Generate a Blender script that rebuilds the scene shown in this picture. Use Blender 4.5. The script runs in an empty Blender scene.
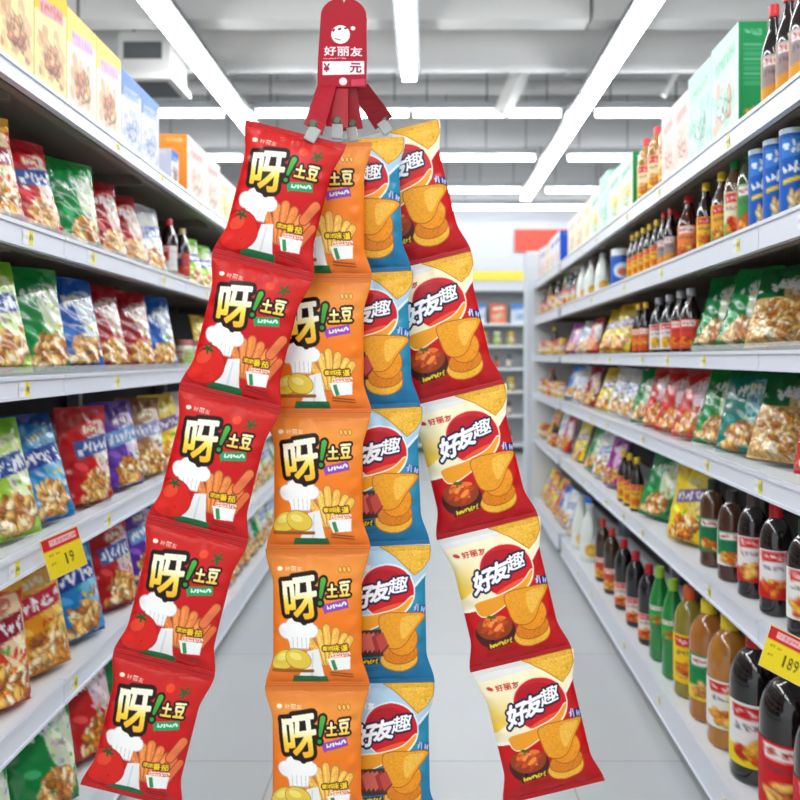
import bpy, math, random
import numpy as np
from math import sin, cos, pi, radians

SC = bpy.context.scene
C = SC.collection
random.seed(7)

# ------------------------------------------------------------------ camera, world, exposure
H = 1.5
FP = 800.0
cam_d = bpy.data.cameras.new('camera')
cam_d.sensor_width = 36
cam_d.lens = 36
cam_d.shift_x = -25 / 800
cam_d.shift_y = -43 / 800
cam_d.clip_start = 0.05
cam_d.dof.use_dof = True
cam_d.dof.focus_distance = 1.66
cam_d.dof.aperture_fstop = 3.4
cam = bpy.data.objects.new('camera', cam_d)
C.objects.link(cam)
cam.location = (0, 0, H)
cam.rotation_euler = (pi / 2, 0, 0)
SC.camera = cam

SC.view_settings.view_transform = 'Standard'
SC.view_settings.look = 'None'
SC.view_settings.gamma = 1
SC.view_settings.use_curve_mapping = False
SC.view_settings.exposure = 0.6

world = bpy.data.worlds.new('world')
SC.world = world
world.use_nodes = True
world.node_tree.nodes['Background'].inputs[0].default_value = (0.93, 0.97, 1.0, 1)
world.node_tree.nodes['Background'].inputs[1].default_value = 0.7
TUBE_STRENGTH = 18.0


def at(px, py, Y):
    return ((px - 425) * Y / FP, Y, H - (py - 357) * Y / FP)


# ------------------------------------------------------------------ materials
def lin(c):
    c = [x / 255 for x in c]
    return tuple(x / 12.92 if x <= 0.04045 else ((x + 0.055) / 1.055) ** 2.4 for x in c)


def mat(name, rgb, rough=0.5, metal=0.0, coat=0.0, noise=0.0, nscale=20, bump=0.0, trans=0.0, alpha=1.0, emit=0):
    m = bpy.data.materials.new(name)
    m.use_nodes = True
    nt = m.node_tree
    b = nt.nodes['Principled BSDF']
    col = lin(rgb)
    b.inputs['Base Color'].default_value = (*col, 1)
    b.inputs['Roughness'].default_value = rough
    b.inputs['Metallic'].default_value = metal
    b.inputs['Coat Weight'].default_value = coat
    b.inputs['Coat Roughness'].default_value = 0.12
    b.inputs['Transmission Weight'].default_value = trans
    b.inputs['Alpha'].default_value = alpha
    if emit:
        b.inputs['Emission Color'].default_value = (0.95, 0.98, 1.0, 1)
        b.inputs['Emission Strength'].default_value = emit
    if noise or bump:
        tc = nt.nodes.new('ShaderNodeTexCoord')
        n = nt.nodes.new('ShaderNodeTexNoise')
        n.inputs['Scale'].default_value = nscale
        n.inputs['Detail'].default_value = 4
        nt.links.new(tc.outputs['Object'], n.inputs['Vector'])
        if noise:
            mx = nt.nodes.new('ShaderNodeMix')
            mx.data_type = 'RGBA'
            mx.inputs[6].default_value = (*[c * (1 - noise) for c in col], 1)
            mx.inputs[7].default_value = (*[min(1, c * (1 + noise)) for c in col], 1)
            nt.links.new(n.outputs['Fac'], mx.inputs[0])
            nt.links.new(mx.outputs[2], b.inputs['Base Color'])
        if bump:
            bp = nt.nodes.new('ShaderNodeBump')
            bp.inputs['Strength'].default_value = bump
            bp.inputs['Distance'].default_value = 0.01
            nt.links.new(n.outputs['Fac'], bp.inputs['Height'])
            nt.links.new(bp.outputs['Normal'], b.inputs['Normal'])
    return m


def print_mat(name, rough, coat, spec=.5):
    m = bpy.data.materials.new(name)
    m.use_nodes = True
    nt = m.node_tree
    b = nt.nodes['Principled BSDF']
    a = nt.nodes.new('ShaderNodeVertexColor')
    a.layer_name = 'print'
    nt.links.new(a.outputs['Color'], b.inputs['Base Color'])
    b.inputs['Roughness'].default_value = rough
    b.inputs['Coat Weight'].default_value = coat
    b.inputs['Specular IOR Level'].default_value = spec
    b.inputs['Coat Roughness'].default_value = 0.15
    n = nt.nodes.new('ShaderNodeTexNoise')
    n.inputs['Scale'].default_value = 25
    tc = nt.nodes.new('ShaderNodeTexCoord')
    nt.links.new(tc.outputs['Object'], n.inputs['Vector'])
    mr = nt.nodes.new('ShaderNodeMapRange')
    mr.inputs['To Min'].default_value = rough * 0.8
    mr.inputs['To Max'].default_value = rough * 1.2
    nt.links.new(n.outputs['Fac'], mr.inputs['Value'])
    nt.links.new(mr.outputs['Result'], b.inputs['Roughness'])
    return m


M = {
    'foil': print_mat('printed_foil', 0.22, 0.22, .4),
    'foil_matte': print_mat('printed_film', 0.30, 0.03, .28),
    'card': print_mat('printed_card', 0.5, 0.0, .25),
    'white_metal': mat('white_metal', (226, 229, 232), 0.4, noise=0.04, nscale=8),
    'shelf_under_shade': mat('shaded_shelf_steel', (118, 110, 100), 0.5, noise=0.12, nscale=6),  # board colour darkened to hold the shade under the upper shelves
    'rail': mat('rail_plastic', (222, 226, 236), 0.3, noise=0.03, nscale=5),
    'back': mat('rack_back', (10, 11, 12), 0.6, noise=0.2, nscale=10),
    'kick': mat('kick_plate', (100, 102, 104), 0.5, noise=0.1),
    'clear': mat('clear_acrylic', (235, 240, 240), 0.05, alpha=0.28),
    'ceil': mat('ceiling_paint', (184, 184, 184), 0.8, noise=0.08, nscale=1.5),
    'duct': mat('duct_metal', (220, 219, 217), 0.6, noise=0.06, nscale=2),
    'dark': mat('dark_metal', (84, 88, 90), 0.5, noise=0.1),
    'mid': mat('mid_metal', (150, 154, 156), 0.5, noise=0.1, nscale=4),
    'wall': mat('wall_paint', (214, 218, 224), 0.7, noise=0.02, nscale=2),
    'tube': mat('lamp_tube', (255, 255, 255), 0.5, emit=TUBE_STRENGTH),
    'red_plastic': mat('red_plastic', (160, 10, 32), 0.4, noise=0.05),
    'steel': mat('steel', (170, 172, 170), 0.25, metal=0.8, noise=0.05),
    'snap': mat('snap_metal', (96, 104, 84), 0.3, metal=0.6, noise=0.3, nscale=200),
    'clip': mat('clear_clip', (190, 195, 192), 0.12, coat=0.6, alpha=0.75),
}


def flat(name, rgb, **k):
    if name not in M:
        M[name] = mat(name, rgb, **k)
    return M[name]


# ------------------------------------------------------------------ mesh builder
class MB:
    def __init__(s):
        s.v = []
        s.f = []
        s.c = None

    def box(s, x0, x1, y0, y1, z0, z1, fn=None):
        b = len(s.v)
        p = [(x, y, z) for z in (z0, z1) for y in (y0, y1) for x in (x0, x1)]
        if fn:
            p = [fn(*q) for q in p]
        s.v += p
        for f in ((0, 2, 3, 1), (4, 5, 7, 6), (0, 1, 5, 4), (2, 6, 7, 3), (0, 4, 6, 2), (1, 3, 7, 5)):
            s.f.append(tuple(b + i for i in f))
        return s

    def prism(s, a, b, w, h):
        """bar from a to b with cross section w x h"""
        a = np.array(a, float)
        b = np.array(b, float)
        d = b - a
        d /= np.linalg.norm(d)
        up = np.array((0, 0, 1.0)) if abs(d[2]) < .9 else np.array((0, 1.0, 0))
        r = np.cross(d, up)
        r /= np.linalg.norm(r)
        u = np.cross(r, d)
        k = len(s.v)
        for p in (a, b):
            for i, j in ((-1, -1), (1, -1), (1, 1), (-1, 1)):
                s.v.append(tuple(p + r * i * w / 2 + u * j * h / 2))
        for f in ((0, 3, 2, 1), (4, 5, 6, 7), (0, 1, 5, 4), (1, 2, 6, 5), (2, 3, 7, 6), (3, 0, 4, 7)):
            s.f.append(tuple(k + i for i in f))
        return s

    def tube(s, a, b, r, n=16):
        a = np.array(a, float)
        b = np.array(b, float)
        d = b - a
        d /= np.linalg.norm(d)
        up = np.array((0, 0, 1.0)) if abs(d[2]) < .9 else np.array((0, 1.0, 0))
        e = np.cross(d, up)
        e /= np.linalg.norm(e)
        g = np.cross(e, d)
        k = len(s.v)
        for p in (a, b):
            for i in range(n):
                t = 2 * pi * i / n
                s.v.append(tuple(p + r * (e * cos(t) + g * sin(t))))
        for i in range(n):
            j = (i + 1) % n
            s.f.append((k + i, k + j, k + n + j, k + n + i))
        s.f.append(tuple(k + i for i in range(n))[::-1])
        s.f.append(tuple(k + n + i for i in range(n)))
        return s

    def lathe(s, prof, n=24):
        k = len(s.v)
        for r, z in prof:
            for i in range(n):
                t = 2 * pi * i / n
                s.v.append((r * cos(t), r * sin(t), z))
        m = len(prof)
        for a in range(m - 1):
            for i in range(n):
                j = (i + 1) % n
                s.f.append((k + a * n + i, k + a * n + j, k + (a + 1) * n + j, k + (a + 1) * n + i))
        s.f.append(tuple(k + i for i in range(n))[::-1])
        s.f.append(tuple(k + (m - 1) * n + i for i in range(n)))
        return s

    def mesh(s, name, material, smooth=False, colors=None, bevel=0):
        me = bpy.data.meshes.new(name)
        me.from_pydata(s.v, [], s.f)
        me.materials.append(material)
        if smooth:
            me.polygons.foreach_set('use_smooth', [True] * len(me.polygons))
            try:
                me.set_sharp_from_angle(angle=radians(38))
            except Exception:
                pass
        if colors is not None:
            put_colors(me, colors)
        me.update()
        return me

    def build(s, name, material, parent=None, smooth=False, colors=None, bevel=0):
        return link(name, s.mesh(name, material, smooth, colors), parent, bevel)


def put_colors(me, colors):
    ca = me.color_attributes.new('print', 'BYTE_COLOR', 'POINT')
    arr = np.ones((len(me.vertices), 4), dtype=np.float32)
    arr[:, :3] = np.clip(colors, 0, 1)
    ca.data.foreach_set('color_srgb', arr.ravel())


def link(name, me, parent=None, bevel=0):
    o = bpy.data.objects.new(name, me)
    C.objects.link(o)
    if parent is not None:
        o.parent = parent
    if bevel:
        b = o.modifiers.new('bevel', 'BEVEL')
        b.width = bevel
        b.segments = 2
        b.limit_method = 'ANGLE'
    return o


def empty(name, loc=(0, 0, 0), rz=0):
    o = bpy.data.objects.new(name, None)
    C.objects.link(o)
    o.empty_display_size = 0.05
    o.location = loc
    o.rotation_euler = (0, 0, rz)
    return o


def tag(o, label=None, cat=None, group=None, kind=None):
    for k, v in (('label', label), ('category', cat), ('group', group), ('kind', kind)):
        if v:
            o[k] = v
    return o


def copy_tree(o, parent=None):
    c = o.copy()
    C.objects.link(c)
    c.parent = parent
    for ch in list(o.children):
        copy_tree(ch, c)
    return c


# ------------------------------------------------------------------ print canvas (numpy)
GLY = {}


def glyph(ch):
    if ch not in GLY:
        cu = bpy.data.curves.new('glyph', 'FONT')
        cu.body = ch
        o = bpy.data.objects.new('glyph', cu)
        C.objects.link(o)
        dg = bpy.context.evaluated_depsgraph_get()
        me = o.evaluated_get(dg).to_mesh()
        me.calc_loop_triangles()
        v = np.array([x.co[:2] for x in me.vertices])
        t = np.array([x.vertices[:] for x in me.loop_triangles])
        o.evaluated_get(dg).to_mesh_clear()
        bpy.data.objects.remove(o)
        bpy.data.curves.remove(cu)
        lo, hi = v.min(0), v.max(0)
        v = (v - lo) / np.maximum(hi - lo, 1e-6)
        v[:, 1] = 1 - v[:, 1]
        GLY[ch] = (v, t)
    return GLY[ch]


def dil(m, r):
    if r <= 0:
        return m
    out = m.copy()
    R = int(math.ceil(r))
    for dy in range(-R, R + 1):
        for dx in range(-R, R + 1):
            if dx * dx + dy * dy <= r * r and (dx or dy):
                out |= np.roll(np.roll(m, dy, 0), dx, 1)
    return out


def rgb(c):
    return np.array(c, float) / 255


class Cv:
    def __init__(s, nu, nv, base, ss=2):
        s.nu, s.nv, s.ss = nu, nv, ss
        s.W, s.Hh = nu * ss, nv * ss
        s.a = np.zeros((s.Hh, s.W, 3))
        s.a[:] = rgb(base)
        s.X, s.Y = np.meshgrid((np.arange(s.W) + .5), (np.arange(s.Hh) + .5))
        s.U, s.V = s.X / s.W, s.Y / s.Hh

    def fill(s, m, c):
        c = np.asarray(c, float)
        if c.ndim == 1:
            s.a[m] = c / 255
        else:
            s.a[m] = c[m]

    def vgrad(s, stops):
        ys = [q[0] for q in stops]
        return np.stack([np.interp(s.V, ys, [q[1][i] / 255 for q in stops]) for i in range(3)], -1)

    def ell(s, u, v, ru, rv, ang=0):
        """rv is in units of the canvas WIDTH, like ru"""
        dx, dy = s.X - u * s.W, s.Y - v * s.Hh
        ca, sa = cos(radians(ang)), sin(radians(ang))
        x, y = dx * ca + dy * sa, -dx * sa + dy * ca
        return (x / (ru * s.W)) ** 2 + (y / (rv * s.W)) ** 2 < 1

    def poly(s, pts):
        px = [p[0] * s.W for p in pts]
        py = [p[1] * s.Hh for p in pts]
        m = np.zeros((s.Hh, s.W), bool)
        n = len(pts)
        for i in range(n):
            x0, y0, x1, y1 = px[i], py[i], px[(i + 1) % n], py[(i + 1) % n]
            if y0 == y1:
                continue
            c = ((s.Y >= y0) != (s.Y >= y1)) & (s.X < (x1 - x0) * (s.Y - y0) / (y1 - y0) + x0)
            m ^= c
        return m

    def spoly(s, pts, k=6):
        """closed smooth curve through the points"""
        n = len(pts)
        out = []
        P = [np.array(p, float) for p in pts]
        for i in range(n):
            p0, p1, p2, p3 = P[i - 1], P[i], P[(i + 1) % n], P[(i + 2) % n]
            for j in range(k):
                t = j / k
                out.append(tuple(.5 * (2 * p1 + (p2 - p0) * t + (2 * p0 - 5 * p1 + 4 * p2 - p3) * t * t + (3 * p1 - p0 - 3 * p2 + p3) * t ** 3)))
        return s.poly(out)

    def line(s, u0, v0, u1, v1, r, r1=None):
        x0, y0, x1, y1 = u0 * s.W, v0 * s.Hh, u1 * s.W, v1 * s.Hh
        dx, dy = x1 - x0, y1 - y0
        t = np.clip(((s.X - x0) * dx + (s.Y - y0) * dy) / (dx * dx + dy * dy + 1e-9), 0, 1)
        d = np.hypot(s.X - x0 - t * dx, s.Y - y0 - t * dy)
        rr = r if r1 is None else r + (r1 - r) * t
        return d < rr * s.W

    def text(s, ch, u0, v0, u1, v1, rot=0, bold=0, shear=0, slope=0):
        v, t = glyph(ch)
        x = (v[:, 0] - .5) * (u1 - u0) * s.W
        y = (v[:, 1] - .5) * (v1 - v0) * s.Hh
        x = x - shear * y
        y = y + slope * x
        ca, sa = cos(radians(rot)), sin(radians(rot))
        X = x * ca - y * sa + (u0 + u1) / 2 * s.W
        Y = x * sa + y * ca + (v0 + v1) / 2 * s.Hh
        m = np.zeros((s.Hh, s.W), bool)
        for a, b, c in t:
            xs = (X[a], X[b], X[c])
            ys = (Y[a], Y[b], Y[c])
            i0, i1 = max(0, int(min(xs)) - 1), min(s.W, int(max(xs)) + 2)
            j0, j1 = max(0, int(min(ys)) - 1), min(s.Hh, int(max(ys)) + 2)
            if i0 >= i1 or j0 >= j1:
                continue
            gx, gy = s.X[j0:j1, i0:i1], s.Y[j0:j1, i0:i1]

            def e(p, q):
                return (gx - xs[p]) * (ys[q] - ys[p]) - (gy - ys[p]) * (xs[q] - xs[p])
            e0, e1, e2 = e(0, 1), e(1, 2), e(2, 0)
            m[j0:j1, i0:i1] |= ((e0 >= 0) & (e1 >= 0) & (e2 >= 0)) | ((e0 <= 0) & (e1 <= 0) & (e2 <= 0))
        return dil(m, bold)

    def squiggle(s, u0, v0, u1, v1, col, n=6, rot=0, rnd=None, r=.012):
        """small print too blurred to read: a row of irregular dabs"""
        rnd = rnd or random
        for i in range(n):
            t = (i + .5) / n
            u = u0 + (u1 - u0) * t
            vm = (v0 + v1) / 2 - rot * (t - .5)
            hh = (v1 - v0) / 2 * rnd.uniform(.5, 1)
            w = (u1 - u0) / n * .42
            for k in range(3):
                a, b = rnd.uniform(-w, w), rnd.uniform(-w, w)
                c, d = rnd.uniform(-hh, hh), rnd.uniform(-hh, hh)
                s.fill(s.line(u + a, vm + c, u + b, vm + d, r * rnd.uniform(.6, 1)), col)

    def food(s, u, v, ru, rv, n, pal, seed, size=.09):
        rn = random.Random(seed)
        for i in range(n):
            a, q = rn.uniform(0, 2 * pi), math.sqrt(rn.random())
            cu, cv_ = u + ru * q * cos(a), v + rv * q * sin(a)
            w, h, g = size * rn.uniform(.8, 1.3), size * rn.uniform(.45, .7), rn.uniform(0, 180)
            c = np.array(rn.choice(pal), float)
            s.fill(s.ell(cu, cv_, w, h, g), c * .62)
            s.fill(s.ell(cu - .006, cv_ - .006, w * .86, h * .84, g), c)
            s.fill(s.ell(cu - .02, cv_ - .012, w * .4, h * .32, g), np.minimum(c * 1.22, 255))

    def out(s):
        return s.a.reshape(s.nv, s.ss, s.nu, s.ss, 3).mean((1, 3))


def fries(c, u, v, spread, length, n, col, seed, r=.032):
    rn = random.Random(seed)
    for i in range(n):
        t = (i / (n - 1) - .5) * 2
        a = t * spread + rn.uniform(-.08, .08)
        L = length * (1 - .25 * abs(t)) * rn.uniform(.85, 1.05)
        u0, v0 = u + t * .07, v
        u1, v1 = u + t * .07 + L * sin(a), v - L * cos(a) * c.W / c.Hh
        cc = np.array(col, float) * rn.uniform(.93, 1.04)
        c.fill(c.line(u0, v0, u1, v1, r * 1.22), cc * .68)
        c.fill(c.line(u0, v0, u1, v1, r), cc)
        c.fill(c.line(u0 - r * .3, v0, u1 - r * .3, v1, r * .32), np.minimum(cc * 1.14, 255))
        for q in range(16):
            tt = rn.random()
            c.fill(c.ell(u0 + (u1 - u0) * tt + rn.uniform(-r, r) * .7, v0 + (v1 - v0) * tt, .008, .005), np.minimum(cc * rn.choice((.84, 1.2)), 255))


def design_potato(nu, nv, tomato):
    base = (200, 26, 26) if tomato else (232, 130, 44)
    c = Cv(nu, nv, base)
    W = c.W
    if tomato:
        c.fill(np.ones_like(c.X, bool), c.vgrad([(0, (186, 20, 20)), (.12, (200, 30, 24)), (.5, (198, 12, 18)), (.85, (200, 18, 18)), (1, (180, 14, 20))]))
    else:
        c.fill(np.ones_like(c.X, bool), c.vgrad([(0, (214, 116, 40)), (.15, (236, 146, 60)), (.5, (240, 122, 26)), (.85, (234, 120, 32)), (1, (216, 104, 30))]))
    # small maker's mark, white
    c.fill(c.ell(.12, .135, .03, .02, -20), (250, 236, 214))
    for i, ch in enumerate('好丽友'):
        c.fill(c.text(ch, .175 + i * .062, .118, .228 + i * .062, .15, bold=.6, shear=.2), (250, 232, 214))
    # stars / leaves upper right
    if tomato:
        c.fill(c.ell(.64, .14, .045, .04), (232, 66, 28))
        for a in range(5):
            c.fill(c.line(.79, .15, .79 + .055 * cos(a * 1.257), .15 + .042 * sin(a * 1.257), .011), (40, 92, 34))
    else:
        for a in range(3):
            c.fill(c.ell(.74 + a * .045, .14, .035, .02, 60), (178, 112, 30))
            c.fill(c.ell(.74 + a * .045, .14, .026, .012, 60), (244, 186, 84))
    # fries or sticks
    fc = (236, 132, 66) if tomato else (248, 184, 84)
    fries(c, .66, .80, .62, .36, 6, fc, 3, .042 if tomato else .038)
    if tomato:
        c.fill(c.line(.93, .50, .84, .62, .055), (150, 40, 20))
        c.fill(c.line(.93, .50, .84, .62, .045), (232, 120, 70))
        c.fill(c.line(.95, .66, .86, .78, .045), (150, 40, 20))
        c.fill(c.line(.95, .66, .86, .78, .036), (228, 110, 60))
    # napkin and dark green band under it
    c.fill(c.poly([(.40, .72), (.53, .70), (.58, .92), (.32, .92), (.38, .80)]), (240, 238, 236))
    c.fill(c.poly([(.455, .73), (.47, .73), (.46, .92), (.44, .92)]), (214, 216, 222))
    c.fill(c.poly([(.27, .91), (.60, .91), (.61, .965), (.26, .965)]), (24, 104, 58))
    # plain pleated cook's hat
    for du, dv, r in ((.17, .575, .09), (.26, .54, .10), (.37, .535, .10), (.44, .57, .08), (.30, .60, .13)):
        c.fill(c.ell(du, dv, r + .008, r * .82 + .008), (196, 186, 186))
    for du, dv, r in ((.17, .575, .09), (.26, .54, .10), (.37, .535, .10), (.44, .57, .08), (.30, .60, .13)):
        c.fill(c.ell(du, dv, r, r * .82), (250, 247, 244))
    c.fill(c.poly([(.19, .62), (.43, .62), (.42, .70), (.21, .70)]), (250, 247, 244))
    for k in range(4):
        c.fill(c.line(.24 + k * .05, .62, .245 + k * .05, .695, .004), (206, 200, 200))
    c.fill(c.line(.21, .702, .42, .702, .006), (206, 190, 186))
    # tomato or potatoes
    if tomato:
        c.fill(c.ell(.17, .80, .215, .2), (150, 8, 14))
        c.fill(c.ell(.17, .80, .205, .19), (218, 30, 20))
        c.fill(c.ell(.12, .75, .09, .06, -30), (236, 70, 44))
        for a in range(5):
            c.fill(c.line(.15, .685, .15 + .06 * cos(a * 1.257 + .3), .685 + .03 * sin(a * 1.257 + .3), .012), (30, 84, 32))
    else:
        for u, v, a in ((.15, .79, -20), (.30, .78, 15)):
            c.fill(c.ell(u, v, .15, .10, a), (176, 132, 30))
            c.fill(c.ell(u, v, .142, .092, a), (232, 200, 70))
            c.fill(c.ell(u - .03, v - .02, .07, .035, a), (246, 226, 120))
        c.fill(c.line(.05, .87, .46, .87, .016), (150, 84, 30))
    # white cup of the sticks
    c.fill(c.poly([(.62, .775), (.88, .765), (.85, .86), (.66, .87)]), (248, 246, 242))
    c.fill(c.poly([(.66, .79), (.70, .785), (.72, .86), (.68, .87)]), (50, 140, 80))
    c.fill(c.line(.64, .885, .86, .90, .006), (120, 20, 16) if tomato else (130, 60, 20))
    c.fill(c.line(.64, .905, .86, .92, .006), (120, 20, 16) if tomato else (130, 60, 20))
    # yellow lettering with dark edge, white line under it
    g = np.zeros_like(c.X, bool)
    for i, ch in enumerate('浓浓番茄' if tomato else '香浓味道'):
        s = .028 if i < 2 else .042
        x = .57 + (i * .055 if i < 2 else .11 + (i - 2) * .09)
        g |= c.text(ch, x, .70 - s * .6, x + s * 1.9, .70 + s * .55, rot=-6, bold=1)
    c.fill(dil(g, 4), (70, 34, 10))
    c.fill(g, (250, 206, 40))
    c.fill(c.line(.67, .757, .86, .745, .017), (250, 232, 226))
    c.squiggle(.66, .742, .87, .76, (214, 70, 60), 8, .01, random.Random(5), .004)
    # ribbon
    rc = (34, 150, 92) if tomato else (150, 62, 176)
    c.fill(c.poly([(.56, .385), (.84, .345), (.86, .41), (.62, .44), (.60, .455)]), rc)
    c.squiggle(.62, .375, .84, .41, (214, 240, 220), 7, .03, random.Random(9), .008)
    # big lettering: outline blob, then glyphs
    a1 = c.text('呀', .145, .20, .50, .485, rot=-8, bold=4.6)
    a2 = c.line(.575, .215, .55, .325, .03, .018) | c.ell(.545, .372, .024, .02)
    a3 = c.text('土', .62, .24, .73, .33, rot=-3, bold=2.8) | c.text('豆', .755, .225, .87, .325, rot=-3, bold=2.2)
    blob = dil(a1, 14) | dil(a2, 8) | dil(a3, 7) | c.ell(.22, .36, .13, .11) | c.ell(.33, .42, .12, .12) | c.line(.33, .47, .37, .50, .04)
    c.fill(blob, (26, 8, 4))
    c.fill(dil(a1, 3), (26, 8, 4))
    c.fill(a1, c.vgrad([(0, (255, 252, 236)), (.30, (255, 246, 214)), (.38, (252, 214, 70)), (.50, (248, 168, 26))]))
    c.fill(a2, c.vgrad([(0, (120, 200, 70)), (.3, (60, 160, 50)), (.5, (30, 130, 50))]))
    c.fill(a3, c.vgrad([(0, (255, 246, 200)), (.26, (255, 240, 180)), (.32, (250, 200, 80))]))
    # seam bands
    for v0 in (.0, .972):
        m = (c.V > v0) & (c.V < v0 + .028)
        c.a[m] = c.a[m] * .96 + .02
    return c.out()


def design_chips(nu, nv, red):
    body = (196, 22, 26) if red else (36, 126, 164)
    top = (250, 236, 196) if red else (176, 206, 226)
    c = Cv(nu, nv, body)
    if not red:
        c.fill(np.ones_like(c.X, bool), c.vgrad([(0, (30, 122, 164)), (.5, (44, 140, 170)), (.8, (30, 118, 160)), (1, (24, 104, 150))]))
    else:
        c.fill(np.ones_like(c.X, bool), c.vgrad([(0, (180, 18, 20)), (.6, (200, 12, 18)), (1, (174, 10, 20))]))
    border = (252, 246, 230) if red else (226, 238, 246)
    arc = [(u, .54 - .02 * u - .33 * u ** 2.2) for u in np.linspace(0, 1, 20)]
    c.fill(c.poly([(0, 0), (1, 0)] + [(u, v + .025) for u, v in arc[::-1]]), border)
    c.fill(c.poly([(0, 0), (1, 0)] + arc[::-1]), top)
    if red:
        m = c.poly([(0, .20), (.25, .20), (.30, .36), (.0, .47)])
        k = np.clip((c.V - .18) / .22, 0, 1)[..., None] * np.clip(1 - c.U / .3, 0, 1)[..., None] ** .6
        col = c.a * (1 - k) + rgb((240, 190, 50)) * k
        c.fill(m, col)
        c.fill(c.poly([(0, 0), (.50, 0), (.6, .07), (0, .085)]), (228, 226, 220))
    # chip top right
    pts = [(.50, .005), (.97, .0), (.985, .10), (.95, .16), (.87, .205), (.76, .14), (.66, .08)]
    c.fill(dil(c.poly(pts), 3), (190, 120, 24))
    c.fill(c.poly(pts), (232, 178, 52))
    rn = random.Random(4)
    chip1 = c.poly(pts)
    for k in range(260):
        u, v = rn.uniform(.5, 1), rn.uniform(0, .2)
        c.fill(c.ell(u, v, .006, .004) & chip1, (206, 134, 30) if k % 2 else (248, 206, 90))
    # maker's mark on the left
    mc = (206, 60, 50) if red else (244, 248, 250)
    c.fill(c.ell(.10, .145, .032, .02, 20), mc)
    for i, ch in enumerate('好丽友'):
        c.fill(c.text(ch, .16 + i * .085, .125, .235 + i * .085, .17, bold=1.2), mc)
    # oval
    c.fill(c.ell(.575, .315, .31, .255, 4), (250, 226, 190) if red else (226, 236, 244))
    c.fill(c.ell(.575, .315, .295, .24, 4), (206, 18, 32))
    c.fill(c.ell(.55, .26, .22, .13, 4), (176, 10, 28))
    # ribbon below the oval
    rb = [(.17, .50), (.45, .475), (.70, .43), (.84, .36), (.85, .385), (.74, .47), (.55, .53), (.30, .60), (.19, .60), (.15, .55)]
    c.fill(dil(c.spoly(rb), 4), (252, 240, 214))
    c.fill(c.spoly(rb), (242, 158, 36))
    c.fill(c.ell(.575, .43, .18, .018, -14), (236, 90, 40))
    # lettering, sloping up to the right and getting smaller
    g = c.text('好', .185, .275, .415, .425, bold=3.4, shear=.18, slope=-.2)
    g |= c.text('友', .395, .245, .605, .375, bold=3.2, shear=.15, slope=-.18)
    g |= c.text('趣', .59, .215, .80, .325, bold=1.7, shear=.12, slope=-.15)
    c.fill(dil(g, 7), (26, 18, 56))
    c.fill(g, (252, 250, 252))
    # small slanted blue marks on the right edge
    c.fill(c.poly([(.86, .41), (1, .43), (1, .50), (.9, .485)]), (44, 34, 96) if red else (30, 96, 150))
    c.squiggle(.87, .42, .99, .475, (196, 200, 240), 4, -.03, random.Random(2), .008)
    # chips stack
    def chip(m, col, seed, bb):
        c.fill(dil(m, 3), (176, 92, 16))
        c.fill(m, col)
        r2 = random.Random(seed)
        for k in range(330):
            u, v = r2.uniform(bb[0], bb[1]), r2.uniform(bb[2], bb[3])
            cc = np.array(col) * (.86 if k % 2 else 1.1)
            c.fill(c.ell(u, v, .006, .004) & m, np.minimum(cc, 255))
    chip(c.ell(.69, .80, .20, .125, -5), (246, 182, 56), 1, (.48, .9, .7, .9))
    chip(c.ell(.71, .765, .185, .10, -5), (222, 128, 22), 7, (.5, .9, .68, .85))
    chip(c.ell(.735, .665, .165, .15, -10), (238, 148, 28), 2, (.56, .92, .55, .79))
    tri = [(.50, .48), (.72, .47), (.98, .495), (.86, .60), (.75, .70), (.64, .725), (.53, .69), (.49, .58)]
    chip(c.spoly(tri), (238, 158, 34), 3, (.48, .98, .46, .74))
    c.fill(c.spoly([(.74, .50), (.94, .505), (.84, .59), (.74, .66), (.71, .60)]), (244, 186, 70))
    tm = c.spoly([(.74, .50), (.94, .505), (.84, .59), (.74, .66), (.71, .60)])
    for k in range(90):
        c.fill(c.ell(rn.uniform(.7, .95), rn.uniform(.49, .67), .006, .004) & tm, (226, 150, 40) if k % 2 else (252, 208, 110))
    # bowl of noodles or plate of meat
    if red:
        c.fill(c.ell(.30, .735, .225, .155), (70, 22, 20))
        c.fill(c.ell(.30, .70, .20, .12), (150, 60, 24))
        rn = random.Random(11)
        for k in range(22):
            a = rn.uniform(0, 6.28)
            q = rn.uniform(0, .85)
            c.fill(c.ell(.30 + .16 * q * cos(a), .685 + .075 * q * sin(a), .06, .022, rn.uniform(-50, 50)),
                   rn.choice([(236, 120, 44), (222, 90, 30), (246, 150, 66), (196, 66, 24)]))
        c.fill(c.ell(.29, .62, .05, .016, 10), (80, 96, 30))
    else:
        c.fill(c.poly([(.08, .60), (.50, .58), (.52, .78), (.10, .80)]), (60, 50, 46))
        rn = random.Random(12)
        for k in range(7):
            u = .14 + .05 * k
            c.fill(c.poly([(u, .64), (u + .08, .60), (u + .14, .70), (u + .05, .76)]),
                   rn.choice([(196, 74, 66), (170, 50, 46), (214, 104, 88)]))
            c.fill(c.line(u + .05, .76, u + .14, .70, .006), (110, 26, 26))
    c.fill(c.poly([(.18, .815), (.47, .79), (.48, .835), (.19, .86)]), (60, 40, 18))
    c.squiggle(.20, .808, .46, .845, (240, 204, 50), 8, .025, random.Random(6), .009)
    for k in range(2):
        c.fill(c.line(.17, .885 + k * .018, .5, .865 + k * .018, .003), (110, 12, 18) if red else (16, 70, 110))
    return c.out()


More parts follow.
